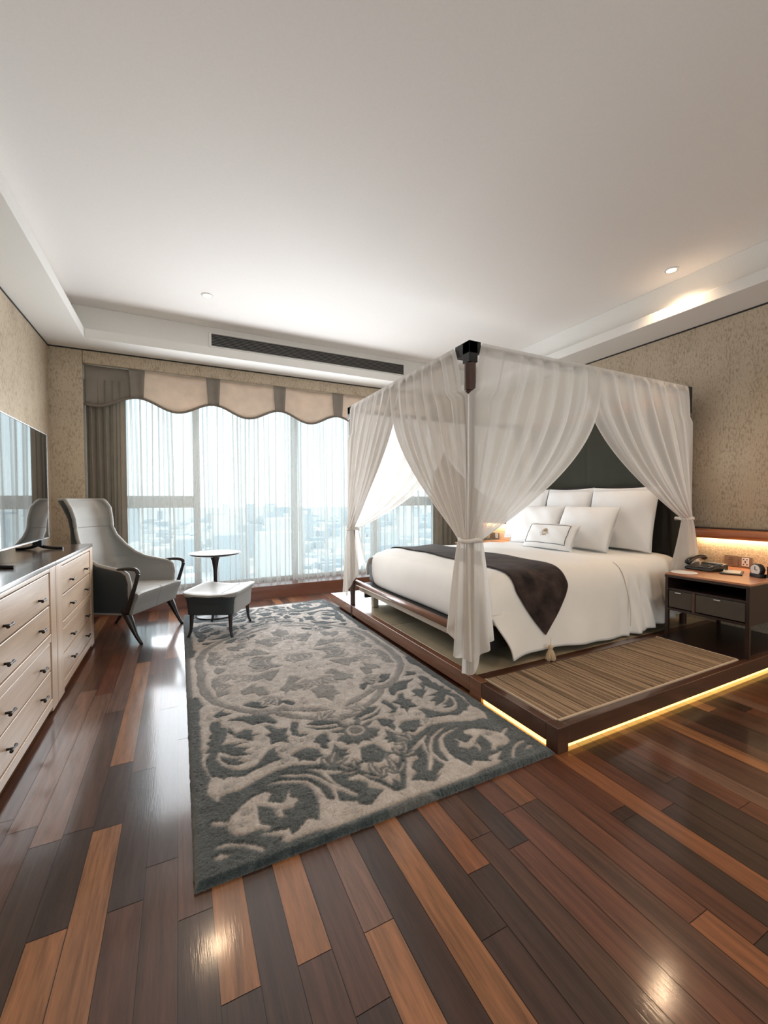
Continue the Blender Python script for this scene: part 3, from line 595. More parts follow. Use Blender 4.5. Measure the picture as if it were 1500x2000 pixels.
def seamp(u, t_=10.15):
    k = np.arange(len(Zr)); g = lambda A: float(np.interp(t_, k, A)); W = g(Wr)-.031; yb = g(Yb)+.031; e = g(Ex); a = (u*2-1)*PI/2; s = math.sin(a); c = math.cos(a)
    return (W*math.copysign(abs(s)**e, s), yb+(g(Yf)-yb)*(1-abs(c)**e)+.001, g(Zr))
mesh('seam', tube([seamp(u) for u in np.linspace(.04, .96, 30)], .0022, 6), plain('seam_grey', (.2, .195, .185), .6), ch, local=True)
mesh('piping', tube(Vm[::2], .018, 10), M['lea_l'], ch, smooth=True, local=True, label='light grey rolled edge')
def cushion(x0, x1, y0, y1, zb, zt, zfront, p=5, n=30):
    def f(u, v):
        a = u*2*PI; ca, sa_ = math.cos(a), math.sin(a)
        sx = math.copysign(abs(ca)**(2/p), ca); sy = math.copysign(abs(sa_)**(2/p), sa_)
        k = [0, .94, 1, 1, .95, .5, 0]; zz = [0, 0, .12, .82, .97, 1.02, 1.04]
        t = v*6; kx = float(np.interp(t, range(7), k)); kz = float(np.interp(t, range(7), zz))
        X = (x0+x1)/2+(x1-x0)/2*sx*kx; Y = (y0+y1)/2+(y1-y0)/2*sy*kx
        fr = (Y-y0)/(y1-y0); b_ = zb+(zfront-zb)*fr
        return (X, Y, b_+(zt-b_)*kz)
    return grid(64, 25, f, True)
# seat: thick cushion whose front face slopes forward at the top
def seatf(u, v):
    P = [(-.27, .44), (-.1, .45), (.1, .458), (.27, .462), (.345, .46), (.362, .445), (.355, .42), (.32, .33), (.30, .262), (.28, .25), (0, .25), (-.27, .25)]
    t = v*(len(P)-1); i = min(int(t), len(P)-2); q = t-i
    y = P[i][0]*(1-q)+P[i+1][0]*q; z = P[i][1]*(1-q)+P[i+1][1]*q
    W = .305+(.012 if y > .28 else 0); x = (u*2-1)*W
    ed = 1-abs(u*2-1)**10; z = z-(.012*(1-ed) if z > .4 else 0)
    if abs(x) < .006 and v > .2 and v < .8: y -= .004 if y > .28 else 0; z -= .003
    return (x, y, z)
V, F = grid(61, 56, seatf); n_ = 56
F.append(tuple(range(n_))[::-1]); F.append(tuple(60*n_+j for j in range(n_)))
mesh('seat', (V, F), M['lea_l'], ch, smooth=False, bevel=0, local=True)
mesh('underframe', box(-.25, .25, -.22, .25, .235, .262), M['blackmat'], ch, local=True, bevel=.004)
for s in (-1, 1):
    mesh('armrest', tube([(s*.325, .25, .27), (s*.335, .31, .42), (s*.34, .365, .58), (s*.34, .375, .635), (s*.338, .35, .662), (s*.335, .28, .668), (s*.335, .18, .662)], [.022, .019, .016, .018, .018, .016, .010], 10, 36, 1.0), M['ebony'], ch, smooth=True, local=True)
    mesh('leg', tube([(s*.30, .22, .30), (s*.305, .27, .20), (s*.308, .32, .09), (s*.306, .375, .0)], [.04, .032, .019, .014], 12, 20), M['ebony'], ch, smooth=True, local=True)
    mesh('leg', tube([(s*.26, -.20, .27), (s*.265, -.23, .16), (s*.27, -.28, .07), (s*.272, -.33, 0)], [.032, .026, .018, .013], 12, 20), M['ebony'], ch, smooth=True, local=True)

# ---------------------------------------------------------------- ottoman
ot = thing('ottoman', 'light grey leather ottoman with dark curved legs on the rug corner', 'ottoman', (.352, 4.253, .024), math.atan2(-.45, .89))
def otf(u, v):
    a = u*2*PI; ca, sa_ = math.cos(a), math.sin(a); p = .22
    sx = math.copysign(abs(ca)**p, ca); sy = math.copysign(abs(sa_)**p, sa_)
    K = [(0, .20), (.90, .20), (.96, .205), (.97, .24), (.985, .30), (1.03, .355), (1.06, .378), (1.05, .392), (.97, .400), (.6, .392), (.0, .388)]
    t = v*(len(K)-1); k = float(np.interp(t, range(len(K)), [q[0] for q in K])); z = float(np.interp(t, range(len(K)), [q[1] for q in K]))
    ex = .225*sx*k*(1.06 if z > .35 else 1); ey = .275*sy*k
    if z > .3: z += .025*(ex/.23)**2-.008
    return (ex, ey, z)
V, F = grid(96, 41, otf, True)
cent = [sum(V[i][0] for i in f)/4 for f in F]; cz = [sum(V[i][2] for i in f)/4 for f in F]; cyy = [sum(V[i][1] for i in f)/4 for f in F]
sidef = [(cz[i] < .372 and cz[i] > .2 and abs(cyy[i]) > .235) for i in range(len(F))]
mesh('seat_cushion', (V, [f for i, f in enumerate(F) if not sidef[i]]), M['lea_l'], ot, smooth=True, local=True)
mesh('side_panel', (V, [f for i, f in enumerate(F) if sidef[i] and cyy[i] < 0]), M['lea_d'], ot, smooth=True, local=True, label='darker leather side panel')
mesh('side_panel', (V, [f for i, f in enumerate(F) if sidef[i] and cyy[i] > 0]), M['lea_d'], ot, smooth=True, local=True, label='darker leather side panel')
mesh('seam', tube([(.10, -.282, .38), (.10, -.2, .398), (.10, 0, .396), (.10, .2, .398), (.10, .282, .38)], .0022, 6, 20), M['lea_d'], ot, local=True)
for s in (-1, 1):
    for t in (-1, 1):
        mesh('leg', tube([(s*.175, t*.225, .215), (s*.178, t*.23, .14), (s*.182, t*.238, .06), (s*.200, t*.252, 0)], [.021, .017, .013, .012], 10, 16), M['ebony'], ot, smooth=True, local=True)

# ---------------------------------------------------------------- round table
TX, TYy = .345, 4.80
tb = thing('side_table', 'small round black pedestal table in front of the window', 'table', (TX, TYy, .024))
mesh('table_top', lathe([(0, .675), (.20, .675), (.255, .690), (.262, .700), (.258, .706), (0, .706)], (TX, TYy, 0), 56), plain('satin_black_top', (.015, .014, .014), .45), tb, smooth=False)
mesh('pedestal', lathe([(.19, .024), (.20, .030), (.19, .038), (.05, .044), (.026, .07), (.020, .20), (.019, .38), (.024, .52), (.040, .62), (.062, .676)], (TX, TYy, 0), 48), M['ebony'], tb, smooth=True)
# ---------------------------------------------------------------- plinth under the bed
PX0, PY0, PY1, PZ = 1.652, 1.412, 4.80, .13
pl = thing('bed_platform', 'low wooden platform with a glowing strip under the canopy bed', 'platform', (3.0, 3.0, 0))
mesh('plinth_core', box(PX0+.09, XR-.002, PY0+.09, PY1-.09, .0, .052), M['blackmat'], pl)
mesh('edge_board', box(PX0, PX0+.055, 2.10, 4.10, .034, PZ), M['plinth'], pl, bevel=.004)
mesh('edge_board', box(PX0, PX0+.055, 4.145, PY1, .034, PZ), M['plinth'], pl, bevel=.004)
mesh('edge_board', box(PX0, PX0+.05, PY0+.075, 1.985, .034, PZ), M['plinth_x'], pl, bevel=.004)
mesh('edge_board', box(PX0+.075, XR-.002, PY0, PY0+.045, .034, PZ), M['plinth_x'], pl, bevel=.004)
mesh('corner_block', box(PX0-.002, PX0+.074, PY0-.002, PY0+.074, .0, PZ), M['plinth_x'], pl, bevel=.004)
mesh('corner_block', box(PX0-.002, PX0+.055, 1.987, 2.098, .0, PZ+.001), M['plinth'], pl, bevel=.004)
mesh('corner_block', box(PX0-.002, PX0+.055, 4.102, 4.143, .0, PZ+.001), M['ebony'], pl, bevel=.003)
mesh('cross_board', box(PX0+.056, XR-.002, 2.02, 2.095, .06, PZ+.001), M['plinth_x'], pl, bevel=.004)
mesh('polished_top', box(PX0+.056, XR-.002, 2.097, PY1, .05, PZ-.002), M['plinth_top'], pl, bevel=.003)
mesh('panel_joint', boxes((PX0+.056, XR-.002, 3.30, 3.304, PZ-.002, PZ-.0012), (PX0+.056, XR-.002, 4.1, 4.104, PZ-.002, PZ-.0012)), M['gap'], pl)
mesh('mat_bed', box(PX0+.051, XR-.002, PY0+.046, 2.019, .05, .112), M['plinth_x'], pl)
mesh('dark_shelf_base', box(3.50, XR-.002, PY0+.046, 2.019, .10, PZ), M['ns_dark'], pl, bevel=.003)
mesh('light_strip', boxes((PX0+.085, XR-.01, PY0+.022, PY0+.040, .004, .020)), M['led'], pl)
mesh('light_strip', boxes((PX0+.012, PX0+.030, PY0+.08, 1.98, .004, .026)), M['led'], pl)
# striped woven mat
m, nt, o = newmat('striped_mat'); b = pbsdf(nt, (.4, .3, .2), .85, spec=.15)
v = coords(nt, (1, .012, 1)); n1 = noise(nt, v, 60, 8, .85); n2 = noise(nt, coords(nt), 500, 2)
r = ramp(nt, [(.43, (.010, .006, .005)), (.475, (.085, .052, .036)), (.515, (.26, .18, .12)), (.59, (.40, .30, .21))]); nt.links.new(n1, r.inputs[0])
nt.links.new(mixc(nt, .25, r.outputs[0], mixc(nt, n2, (.2, .14, .09), (.5, .4, .28))), b.inputs['Base Color'])
bump(nt, mixc(nt, .5, n1, n2), b, .4, .003); nt.links.new(b.outputs[0], o.inputs[0])
sm_ = thing('woven_mat', 'striped brown and straw woven mat set into the platform beside the bed', 'mat', (2.6, 1.75, .112))
mesh('mat_weave', box(1.712, 3.492, 1.466, 2.012, .112, .1335), m, sm_, bevel=.002)
mesh('mat_border', boxes((1.706, 1.716, 1.460, 2.018, .112, .136), (1.706, 3.497, 1.460, 1.470, .112, .136), (3.488, 3.498, 1.460, 2.018, .112, .136)), fabric('mat_edge', (.50, .40, .30)), sm_, bevel=.002)

# ---------------------------------------------------------------- canopy bed frame
BX0, BX1, BY0, BY1 = 1.680, 4.10, 2.135, 4.15
bed = thing('canopy_bed', 'four poster bed frame with dark wooden posts and black upholstered headboard', 'bed', (2.9, 3.14, PZ))
def octa(cx_, cy_, r, z0, z1, ph=PI/8):
    return lathe([(r, z0), (r, z1)], (cx_, cy_, 0), 8)
for (x, y) in ((BX0, BY0), (BX0, BY1), (BX1, BY0), (BX1, BY1)):
    pt = mesh('post', octa(x, y, .029, PZ, 2.235), M['post'] if x < 2 else M['post'], bed, bevel=.003)
    sx = 1 if x < 2 else -1; sy = 1 if y < 3 else -1
    if x < 2:
        mesh('bracket', boxes((x-.034, x+.060, y-.034, y+.034, 2.185, 2.262), (x-.034, x+.034, min(y-.034*sy, y+.115*sy), max(y-.034*sy, y+.115*sy), 2.185, 2.262), (x-.034, x+.034, y-.034, y+.034, 2.13, 2.262)), M['bracket'], bed, bevel=.003)
        mesh('post_sleeve', octa(x, y, .037, 1.955, 2.13), M['post'], bed, bevel=.004)
    else:
        P = [(x+.03, 2.262), (x-.10, 2.262), (x-.10, 2.235), (x-.075, 2.15), (x-.045, 2.08), (x-.015, 2.04), (x+.03, 2.03)]
        n_ = len(P); Vv = [(a, y-.036, z) for a, z in P]+[(a, y+.036, z) for a, z in P]
        Ff = [tuple(range(n_)), tuple(range(2*n_-1, n_-1, -1))]+[(i, i+n_, (i+1) % n_+n_, (i+1) % n_) for i in range(n_)]
        mesh('bracket', (Vv, Ff), M['bracket'], bed, bevel=.003)
for bx_ in ((BX0-.022, BX0+.022, BY0+.115, BY1-.115, 2.20, 2.245), (BX1-.022, BX1+.022, BY0+.036, BY1-.036, 2.175, 2.235),
            (BX0+.06, BX1-.03, BY0-.022, BY0+.022, 2.20, 2.245), (BX0+.06, BX1-.03, BY1-.022, BY1+.022, 2.20, 2.245)):
    mesh('canopy_rail', box(*bx_), M['redwood'] if bx_[0] > 4 else M['post'], bed, bevel=.005)
mesh('foot_rail', tube([(1.715, BY0+.02, .372), (1.715, BY1-.02, .372)], .029, 20), M['rail'], bed, smooth=True)
mesh('foot_slat', box(1.74, 1.765, BY0+.04, BY1-.04, .285, .325), fabric('slat_cloth', (.50, .43, .35)), bed, bevel=.003)
mesh('side_rail', box(1.78, 4.08, 2.215, 2.25, .215, .375), M['headboard'], bed, bevel=.003)
mesh('side_rail', box(1.78, 4.08, 4.04, 4.075, .215, .375), M['headboard'], bed, bevel=.003)
mesh('bed_deck', box(1.77, 4.08, 2.25, 4.04, .33, .375), M['headboard'], bed)
for (x, y) in ((1.86, 2.32), (1.99, 2.45), (1.86, 3.97), (3.0, 3.15), (3.9, 2.35), (3.9, 3.95)):
    mesh('bed_leg', box(x-.03, x+.03, y-.03, y+.03, PZ, .33), plain('pale_leg', (.62, .58, .50), .6) if x < 2 else M['blackmat'], bed, bevel=.003, label='pale leg' if x < 2 else None)
def headf(u, v):
    y = 2.31+u*(3.99-2.31); z = .15+v*(1.40-.15)
    if v > .99: z = 1.40
    z = z-(.03*(abs(2*u-1)**3) if v > .9 else 0)
    return (4.165-.035*math.sin(PI*u)**.3*math.sin(PI*min(1, v*.98+.02))**.3, y, z)
hv, hf = grid(40, 30, headf); 
mesh('headboard', join((hv, hf), box(4.163, 4.20, 2.31, 3.99, .15, 1.37)), M['headboard'], bed, smooth=False, bevel=0)
def backf(u, v):
    y = 2.20+u*(4.09-2.20); return (4.24+.0025*math.sin(u*7+1)+(.004 if abs(u-.55) < .006 else 0), y, .6+v*(2.17-.6))
mesh('back_drape', grid(120, 8, backf), M['headpanel'], bed, smooth=True, label='olive green cloth hanging behind the headboard')
mesh('drape_rail', box(4.215, 4.265, 2.24, 4.05, 2.165, 2.245), M['redwood'], bed, bevel=.004)

# ---------------------------------------------------------------- mattress, duvet, runner
def rbox(x0, x1, y0, y1, z0, z1, r, n=10, ns=18):
    # rounded box through a superellipsoid-like projection of a subdivided cube
    bm = bmesh.new(); bmesh.ops.create_cube(bm, size=2); bmesh.ops.subdivide_edges(bm, edges=bm.edges[:], cuts=ns, use_grid_fill=True)
    hx, hy, hz = (x1-x0)/2, (y1-y0)/2, (z1-z0)/2
    for v_ in bm.verts:
        p = Vector((v_.co.x*hx, v_.co.y*hy, v_.co.z*hz))
        for i, h in enumerate((hx, hy, hz)): pass
        q = Vector([max(-h+r, min(h-r, c)) for c, h in zip(p, (hx, hy, hz))]); d = p-q
        if d.length > 1e-9: p = q+d.normalized()*r
        v_.co = p+Vector(((x0+x1)/2, (y0+y1)/2, (z0+z1)/2))
    V = [tuple(v_.co) for v_ in bm.verts]; F = [tuple(q.index for q in f.verts) for f in bm.faces]; bm.free(); return V, F
mt = mesh('mattress', rbox(1.815, 4.10, 2.235, 4.055, .378, .60, .05, ns=12), M['under'], smooth=True)
tag(mt, 'thick mattress with grey blue side showing under the duvet corner', 'mattress')
DY0, DY1, DT = 2.135, 4.14, .748
# cross profile of the duvet: arc length s from near hem over the top to the far hem
prof = [(DY0-.035, .165), (DY0-.030, .22), (DY0-.018, .35), (DY0-.006, .48), (DY0+.004, .57), (DY0+.03, .65), (DY0+.09, .712), (DY0+.20, .742), (DY0+.45, DT+.004), ((DY0+DY1)/2, DT+.014)]
prof = prof+[(DY0+DY1-y, z) for y, z in prof[::-1][1:]]
pc = catmull([(0, y, z) for y, z in prof], 400)
acc = [0]
for i in range(400): acc.append(acc[-1]+(pc[i+1]-pc[i]).length)
acc = np.array(acc); pyy = np.array([p[1] for p in pc]); pzz = np.array([p[2] for p in pc]); SL = acc[-1]
def pat(s, off=0):
    y = np.interp(s, acc, pyy); z = np.interp(s, acc, pzz)
    e = 1e-3; dy = np.interp(s+e, acc, pyy)-np.interp(s-e, acc, pyy); dz = np.interp(s+e, acc, pzz)-np.interp(s-e, acc, pzz)
    l = math.hypot(dy, dz) or 1; return y-dz/l*off, z+dy/l*off
def footdrop(x): return .085*(1-sstep(1.79, 2.05, x))
def duvf(u, v):
    s = v*SL; y, z = pat(s); d = min(s, SL-s)
    drop = 1-sstep(.25, .52, d)                      # 1 on the hanging sides
    x0 = 1.83+.17*(1-sstep(0, .42, d))
    xe = 4.10-.06*drop
    x = x0+(xe-x0)*u
    z2 = z-footdrop(x)*(1-drop*.3) if z > .5 else z
    sgn = -1 if s < SL/2 else 1
    hem = 1-sstep(0, .3, d)
    w_ = .018*math.sin(x*7+1.2)+.010*math.sin(x*17)
    w2 = sstep(3.15, 3.35, x)*(.018*math.sin(x*41)+.012*math.sin(x*63+z*14))
    y += sgn*(w_+.04*sstep(2.6, 1.85, x) if False else w_)*hem*.9+sgn*w2*drop
    y += sgn*.025*(1-sstep(1.9, 2.3, x))*hem
    z2 += hem*(.022*math.sin(x*3.1+.6)+.06*sstep(3.2, 3.9, x))+(.004*math.sin(x*9+y*4)+.003*math.sin(x*15-y*11))*(1-drop)
    if u == 0: z2 -= 0
    return (x, y, z2)
def footf(u, v):
    # foot face: from the top edge, rounded, tucked behind the foot rail
    y = 2.178+(4.097-2.178)*u
    K = [(1.97, .738), (1.88, .722), (1.82, .690), (1.79, .63), (1.783, .55), (1.79, .46), (1.81, .395), (1.85, .372), (1.95, .37)]
    t = v*(len(K)-1); p = catmull([(a, 0, b) for a, b in K], 32)[int(round(t/(len(K)-1)*32))]
    e = 1-abs(2*u-1)**12
    x = p[0]+.22*(1-e)+.006*math.sin(y*5)*sstep(.2, .5, v)
    z = p[2]-.07*(1-e)*(1-sstep(.0, .6, v))
    return (x, y, z-.004 if v < .1 else z)
dv = mesh('duvet', grid(140, 150, duvf), M['linen2'], smooth=True)
s_ = dv.modifiers.new('t', 'SOLIDIFY'); s_.thickness = .012; s_.offset = -1
tag(dv, 'smooth white duvet covering the canopy bed', 'duvet')
mesh('foot_tuck', grid(60, 33, footf), M['linen2'], dv, smooth=True)
mesh('hem_seam', tube([(3.28+.02*math.sin(i*.5), pat(s)[0]-.008+.0, pat(s)[1]) for i, s in enumerate(np.linspace(.06, .62, 14))], .003, 6), fabric('seam_thread', (.62, .58, .53)), dv)

# runner: band across the bed with a pointed end
def runf(u, v):
    d_tip = .115
    s = d_tip+(SL-2*d_tip)*v; d = min(s, SL-s)-d_tip
    wdt = .255*min(1, .02+ (d/.34))
    wdt = .255*(1-(1-min(1, d/.34))**1.15)+.002
    xc = 2.33+.01*math.sin(v*9)
    x = xc+(u*2-1)*wdt
    y, z = pat(s, .013); drop = 1-sstep(.25, .52, min(s, SL-s)); sgn = -1 if s < SL/2 else 1
    hem = 1-sstep(0, .3, min(s, SL-s))
    w_ = .018*math.sin(x*7+1.2)+.010*math.sin(x*17)
    y += sgn*w_*hem*.9+sgn*.025*(1-sstep(1.9, 2.3, x))*hem
    z2 = z-(footdrop(x) if z > .5 else 0)+hem*(.022*math.sin(x*3.1+.6))+(.004*math.sin(x*9+y*4)+.003*math.sin(x*15-y*11))*(1-drop)
    return (x, y, z2)
rn = mesh('bed_runner', grid(31, 170, runf), M['runner'], smooth=True)
s_ = rn.modifiers.new('t', 'SOLIDIFY'); s_.thickness = .005; s_.offset = 0
tag(rn, 'dark brown runner with a pointed tasselled end across the foot of the bed', 'bed runner')
ty, tz = pat(.115, .02); ty -= .02
tr = lathe([(.003, tz+.005), (.003, tz-.045), (.018, tz-.05), (.022, tz-.062), (.012, tz-.074), (.018, tz-.08), (.032, tz-.10), (.041, tz-.135), (.036, tz-.152)], (2.33, ty-.012, 0), 20)
tr = join(lathe([(.002, tz+.004), (.002, tz-.045), (.016, tz-.052), (.019, tz-.062), (.010, tz-.074), (.015, tz-.078), (.014, tz-.086)], (2.33, ty-.012, 0), 16), *[tube([(2.33+.010*math.cos(a), ty-.012+.010*math.sin(a), tz-.08), (2.33+.026*math.cos(a), ty-.012+.022*math.sin(a), tz-.11), (2.33+.036*math.cos(a+.1), ty-.012+.028*math.sin(a+.1), tz-.150+.006*math.sin(a*5))], .0052, 6, 8) for a in np.linspace(0, 2*PI, 17)[:-1]])
mesh('tassel', tr, M['tassel'], rn, smooth=True, label='straw coloured tassel')

# ---------------------------------------------------------------- pillows
def pillow(name, c, w, h, t, lean, label, yaw=0, flange=0, seed=0, group='white pillows at the head of the bed'):
    c = (c[0], c[1], c[2]+.008)
    # c: centre of the bottom edge. local a across (world -Y), b up, n towards the foot of the bed
    p = thing(name, label, 'pillow', c, 0, group)
    A = Vector((math.sin(yaw), -math.cos(yaw), 0)); Nn = Vector((-math.cos(yaw), -math.sin(yaw), 0))
    B = (Vector((0, 0, 1))*math.cos(lean)-Nn*math.sin(lean)); Nn = (Nn*math.cos(lean)+Vector((0, 0, 1))*math.sin(lean))
    r_ = random.Random(seed); ph = [r_.uniform(0, 6) for _ in range(4)]
    def pt(a, b, side, inset=0, lift=0):
        f = max(0, 1-abs(a)**2.6)**.55*max(0, 1-abs(b)**2.6)**.55
        ka = 1-.045*(1-abs(b)**2)*abs(a)**3; kb = 1-.05*(1-abs(a)**2)*abs(b)**3
        th = t/2*f*(1+.05*math.sin(a*5+ph[0])+.05*math.sin(b*4+ph[1]))+.003
        th += .004*math.sin(a*9+b*7+ph[2])*f
        co = Vector(c)+A*(a*ka*w/2)+B*((b*kb+1)*h/2)+Nn*(side*th+lift)
        return co
    def f(side):
        return lambda u, v: pt((u*2-1), (v*2-1), side)
    g1, g2 = grid(33, 33, f(1)), grid(33, 33, f(-1))
    V, F = g1[0]+g2[0], g1[1]+[tuple(i+33*33 for i in q[::-1]) for q in g2[1]]
    bd = [i*33 for i in range(33)]+[32*33+j for j in range(1, 33)]+[i*33+32 for i in range(31, -1, -1)]+[j for j in range(31, 0, -1)]
    for i in range(len(bd)):
        a_, b_ = bd[i], bd[(i+1) % len(bd)]; F.append((a_, b_, b_+1089, a_+1089))
    mesh('pillow_case', (V, F), M['linen'], p, smooth=True)
    if flange:
        for k in (.86, .90):
            pts = [pt(a, k, 1, 0, .002) for a in np.linspace(-.9, .9, 30)]
            mesh('stitched_line', tube(pts, .0022, 5), fabric('stitch', (.70, .69, .68)), p)
    return p, pt, A, B, Nn
DZ = .755
pillow('pillow', (3.90, 2.655, DZ), .70, .64, .20, .22, 'white euro pillow at the right end of the back row', flange=1, seed=1)
pillow('pillow', (3.93, 3.315, DZ), .61, .64, .18, .20, 'white euro pillow in the middle of the back row', flange=1, seed=2)
pillow('pillow', (3.90, 3.92, DZ), .62, .64, .18, .22, 'white euro pillow at the far end of the back row, half behind the gauze', flange=1, seed=3)
pillow('pillow', (3.60, 2.845, DZ), .63, .47, .20, .42, 'white square pillow leaning in the front row behind the emblem cushion', seed=4)
pillow('pillow', (3.62, 3.50, DZ), .64, .47, .20, .42, 'white square pillow leaning at the far end of the front row', seed=5)
sp_, pt, A, B, Nn = pillow('cushion', (3.33, 3.02, DZ), .62, .285, .15, .50, 'small white cushion with dark border line and gold emblem', seed=6, group='white pillows at the head of the bed')
sp_['category'] = 'cushion'
loop = [(-.84, -.72), (.80, -.72), (.80, .74), (-.84, .74)]
pts = []
for i in range(4):
    a, b_ = loop[i], loop[(i+1) % 4]
    for q in np.linspace(0, 1, 16, endpoint=False): pts.append(pt(a[0]+(b_[0]-a[0])*q, a[1]+(b_[1]-a[1])*q, 1, 0, .002))
pts.append(pts[0])
mesh('border_line', tube(pts, .0028, 6), M['navy'], sp_, label='dark navy border line')
em = []
def onp(a, b_): return pt(-.06+a*1.8/.31, .05+b_*1.8/.1425, 1, 0, .003)
for k in range(7):        # little shell-like crest over scrolled leaves
    an = PI*(k+.5)/7; em.append(tube([onp(.0, .004), onp(.011*math.cos(an), .004+.012*math.sin(an)), onp(.019*math.cos(an), .004+.022*math.sin(an))], [.0015, .0035, .003], 6, 6))
em.append(tube([onp(-.030, -.006), onp(-.018, .000), onp(0, -.010), onp(.018, .000), onp(.030, -.008)], [.001, .003, .002, .003, .001], 6, 16))
em.append(tube([onp(-.022, -.020), onp(-.010, -.012), onp(0, -.018), onp(.010, -.012), onp(.022, -.020)], [.001, .0025, .002, .0025, .001], 6, 16))
mesh('emblem', join(*em), M['gold'], sp_, label='gold embroidered crest')

# ---------------------------------------------------------------- canopy curtains
def canopy(px, py, d, n, L, zt, ztie, zb, N_, seed, label, zb_slope=.28, start=.10, pw=2.2, top_skew=0, rr=.062, wrap=True, p0=.45, cover=-.03, grow=0):
    # (px,py) post, d unit along the rail away from the post, n unit outward
    D = Vector((*d, 0)); Nn = Vector((*n, 0)); O = Vector((px, py, 0)); r_ = random.Random(seed)
    ph = [r_.uniform(0, 6.28) for _ in range(6)]; TT = .66
    th0 = -.35*PI; th1 = .42*PI
    hgt = zt-ztie
    def f(u, v):
        # v from 0 (top) to 1 (hem)
        fold = math.sin(2*PI*N_*u+ph[0]+.8*math.sin(5*u+ph[1]))+.35*math.sin(2*PI*N_*2.3*u+ph[2])
        ang = th0+(th1-th0)*u
        if v <= TT:
            t = v/TT; p = p0+(pw-p0)*min(1, (u*1.5)**.9) if u < .67 else pw
            w_ = t**p
            cv = sstep(.235, .262, t); along = (start*(1-cv)+cover*cv)*(1-u)**2+(1-(1-u)**2)*L*.5+u*L*.5 if False else (start*(1-cv)+cover*cv)*(1-u)**6*1.0+(u*L+start*(1-u)*(1-(1-u)**5))
            z = zt-hgt*t
            bow = .0
            flat = Vector((along, .052+.004*fold+(.007+.028*math.sin(PI*min(1, t*1.1))*min(1, u*4))*fold, 0))
            R = rr+.006*fold
            bun = Vector((R*math.sin(ang)+.012, R*math.cos(ang), 0))
            q = flat.lerp(bun, w_)
            # folds lie across the pull direction
            if t < .03: q.y = .047+.006*fold*(t/.03)
            z2 = z
        else:
            s = (v-TT)/(1-TT)
            zh = zb+zb_slope*u**1.3+.03*math.sin(u*9+ph[3])
            z2 = ztie+(zh-ztie)*s
            fold = math.sin(2*PI*3.1*u+ph[4]+.9*math.sin(4*u+ph[1]))+.45*math.sin(2*PI*N_*u+ph[0])*(1-.5*s)
            R = rr+(.022+(.034+grow)*u)*s**.8+(.006+.017*s)*fold
            a2 = ang*(1+.25*s)
            q = Vector((R*math.sin(a2)+.012+.02*s*u, R*math.cos(a2), 0))
        P = O+D*q.x+Nn*q.y; P.z = z2
        return tuple(P)
    o = mesh('canopy_curtain', grid(int(60+N_*10), 80, f), M['gauze'], smooth=True)
    return tag(o, label, 'curtain', 'gauze curtains tied to the bed posts')
def tie(px, py, z, label, r=.073):
    pts = [(px+r*math.cos(a), py+r*math.sin(a), z+.006*math.sin(3*a)) for a in np.linspace(0, 2*PI, 30)]
    o = mesh('curtain_tie', tube(pts, .0125, 8, None, .45), M['tie'], smooth=True)
    return tag(o, label, 'curtain tie', 'cloth ties on the bed posts')
ZT = 2.252
canopy(BX0, BY0, (1, 0), (0, -1), 1.22, ZT, 1.0, .145, 7, 11, 'gauze curtain over the near side of the bed, tied to the front corner post', start=.065, pw=2.25, cover=-.055)
canopy(BX0, BY0, (0, 1), (-1, 0), 1.00, ZT, 1.0, .20, 7, 12, 'gauze curtain over the foot of the bed, tied to the front corner post', start=.118, cover=-.045, pw=1.9)
canopy(BX0, BY1, (0, -1), (-1, 0), 1.24, ZT+.004, .955, .18, 7, 13, 'gauze curtain over the foot of the bed, tied to the post nearest the window', start=.118, cover=-.04, pw=1.35)
canopy(BX0, BY1, (1, 0), (0, 1), 1.30, ZT, .955, .30, 6, 14, 'gauze curtain on the window side, swept back to the far foot post', start=.06, pw=2.6)
canopy(BX1, BY0, (-1, 0), (0, -1), 1.42, ZT+.003, 1.085, .50, 7, 15, 'gauze curtain over the near side of the bed, tied to the headboard post', start=.06, pw=1.9, zb_slope=.10, grow=.07)
canopy(BX1, BY1, (-1, 0), (0, 1), 1.30, ZT+.003, 1.085, .40, 6, 16, 'gauze curtain on the window side, tied to the far headboard post', start=.06, pw=2.2)
tie(BX0, BY0, 1.0, 'off white cloth tie around the front corner bed post')
tie(BX0, BY1, .955, 'off white cloth tie around the foot post nearest the window')
tie(BX1, BY0, 1.085, 'off white cloth tie around the headboard post beside the telephone', .07)
tie(BX1, BY1, 1.085, 'off white cloth tie around the far headboard post', .07)

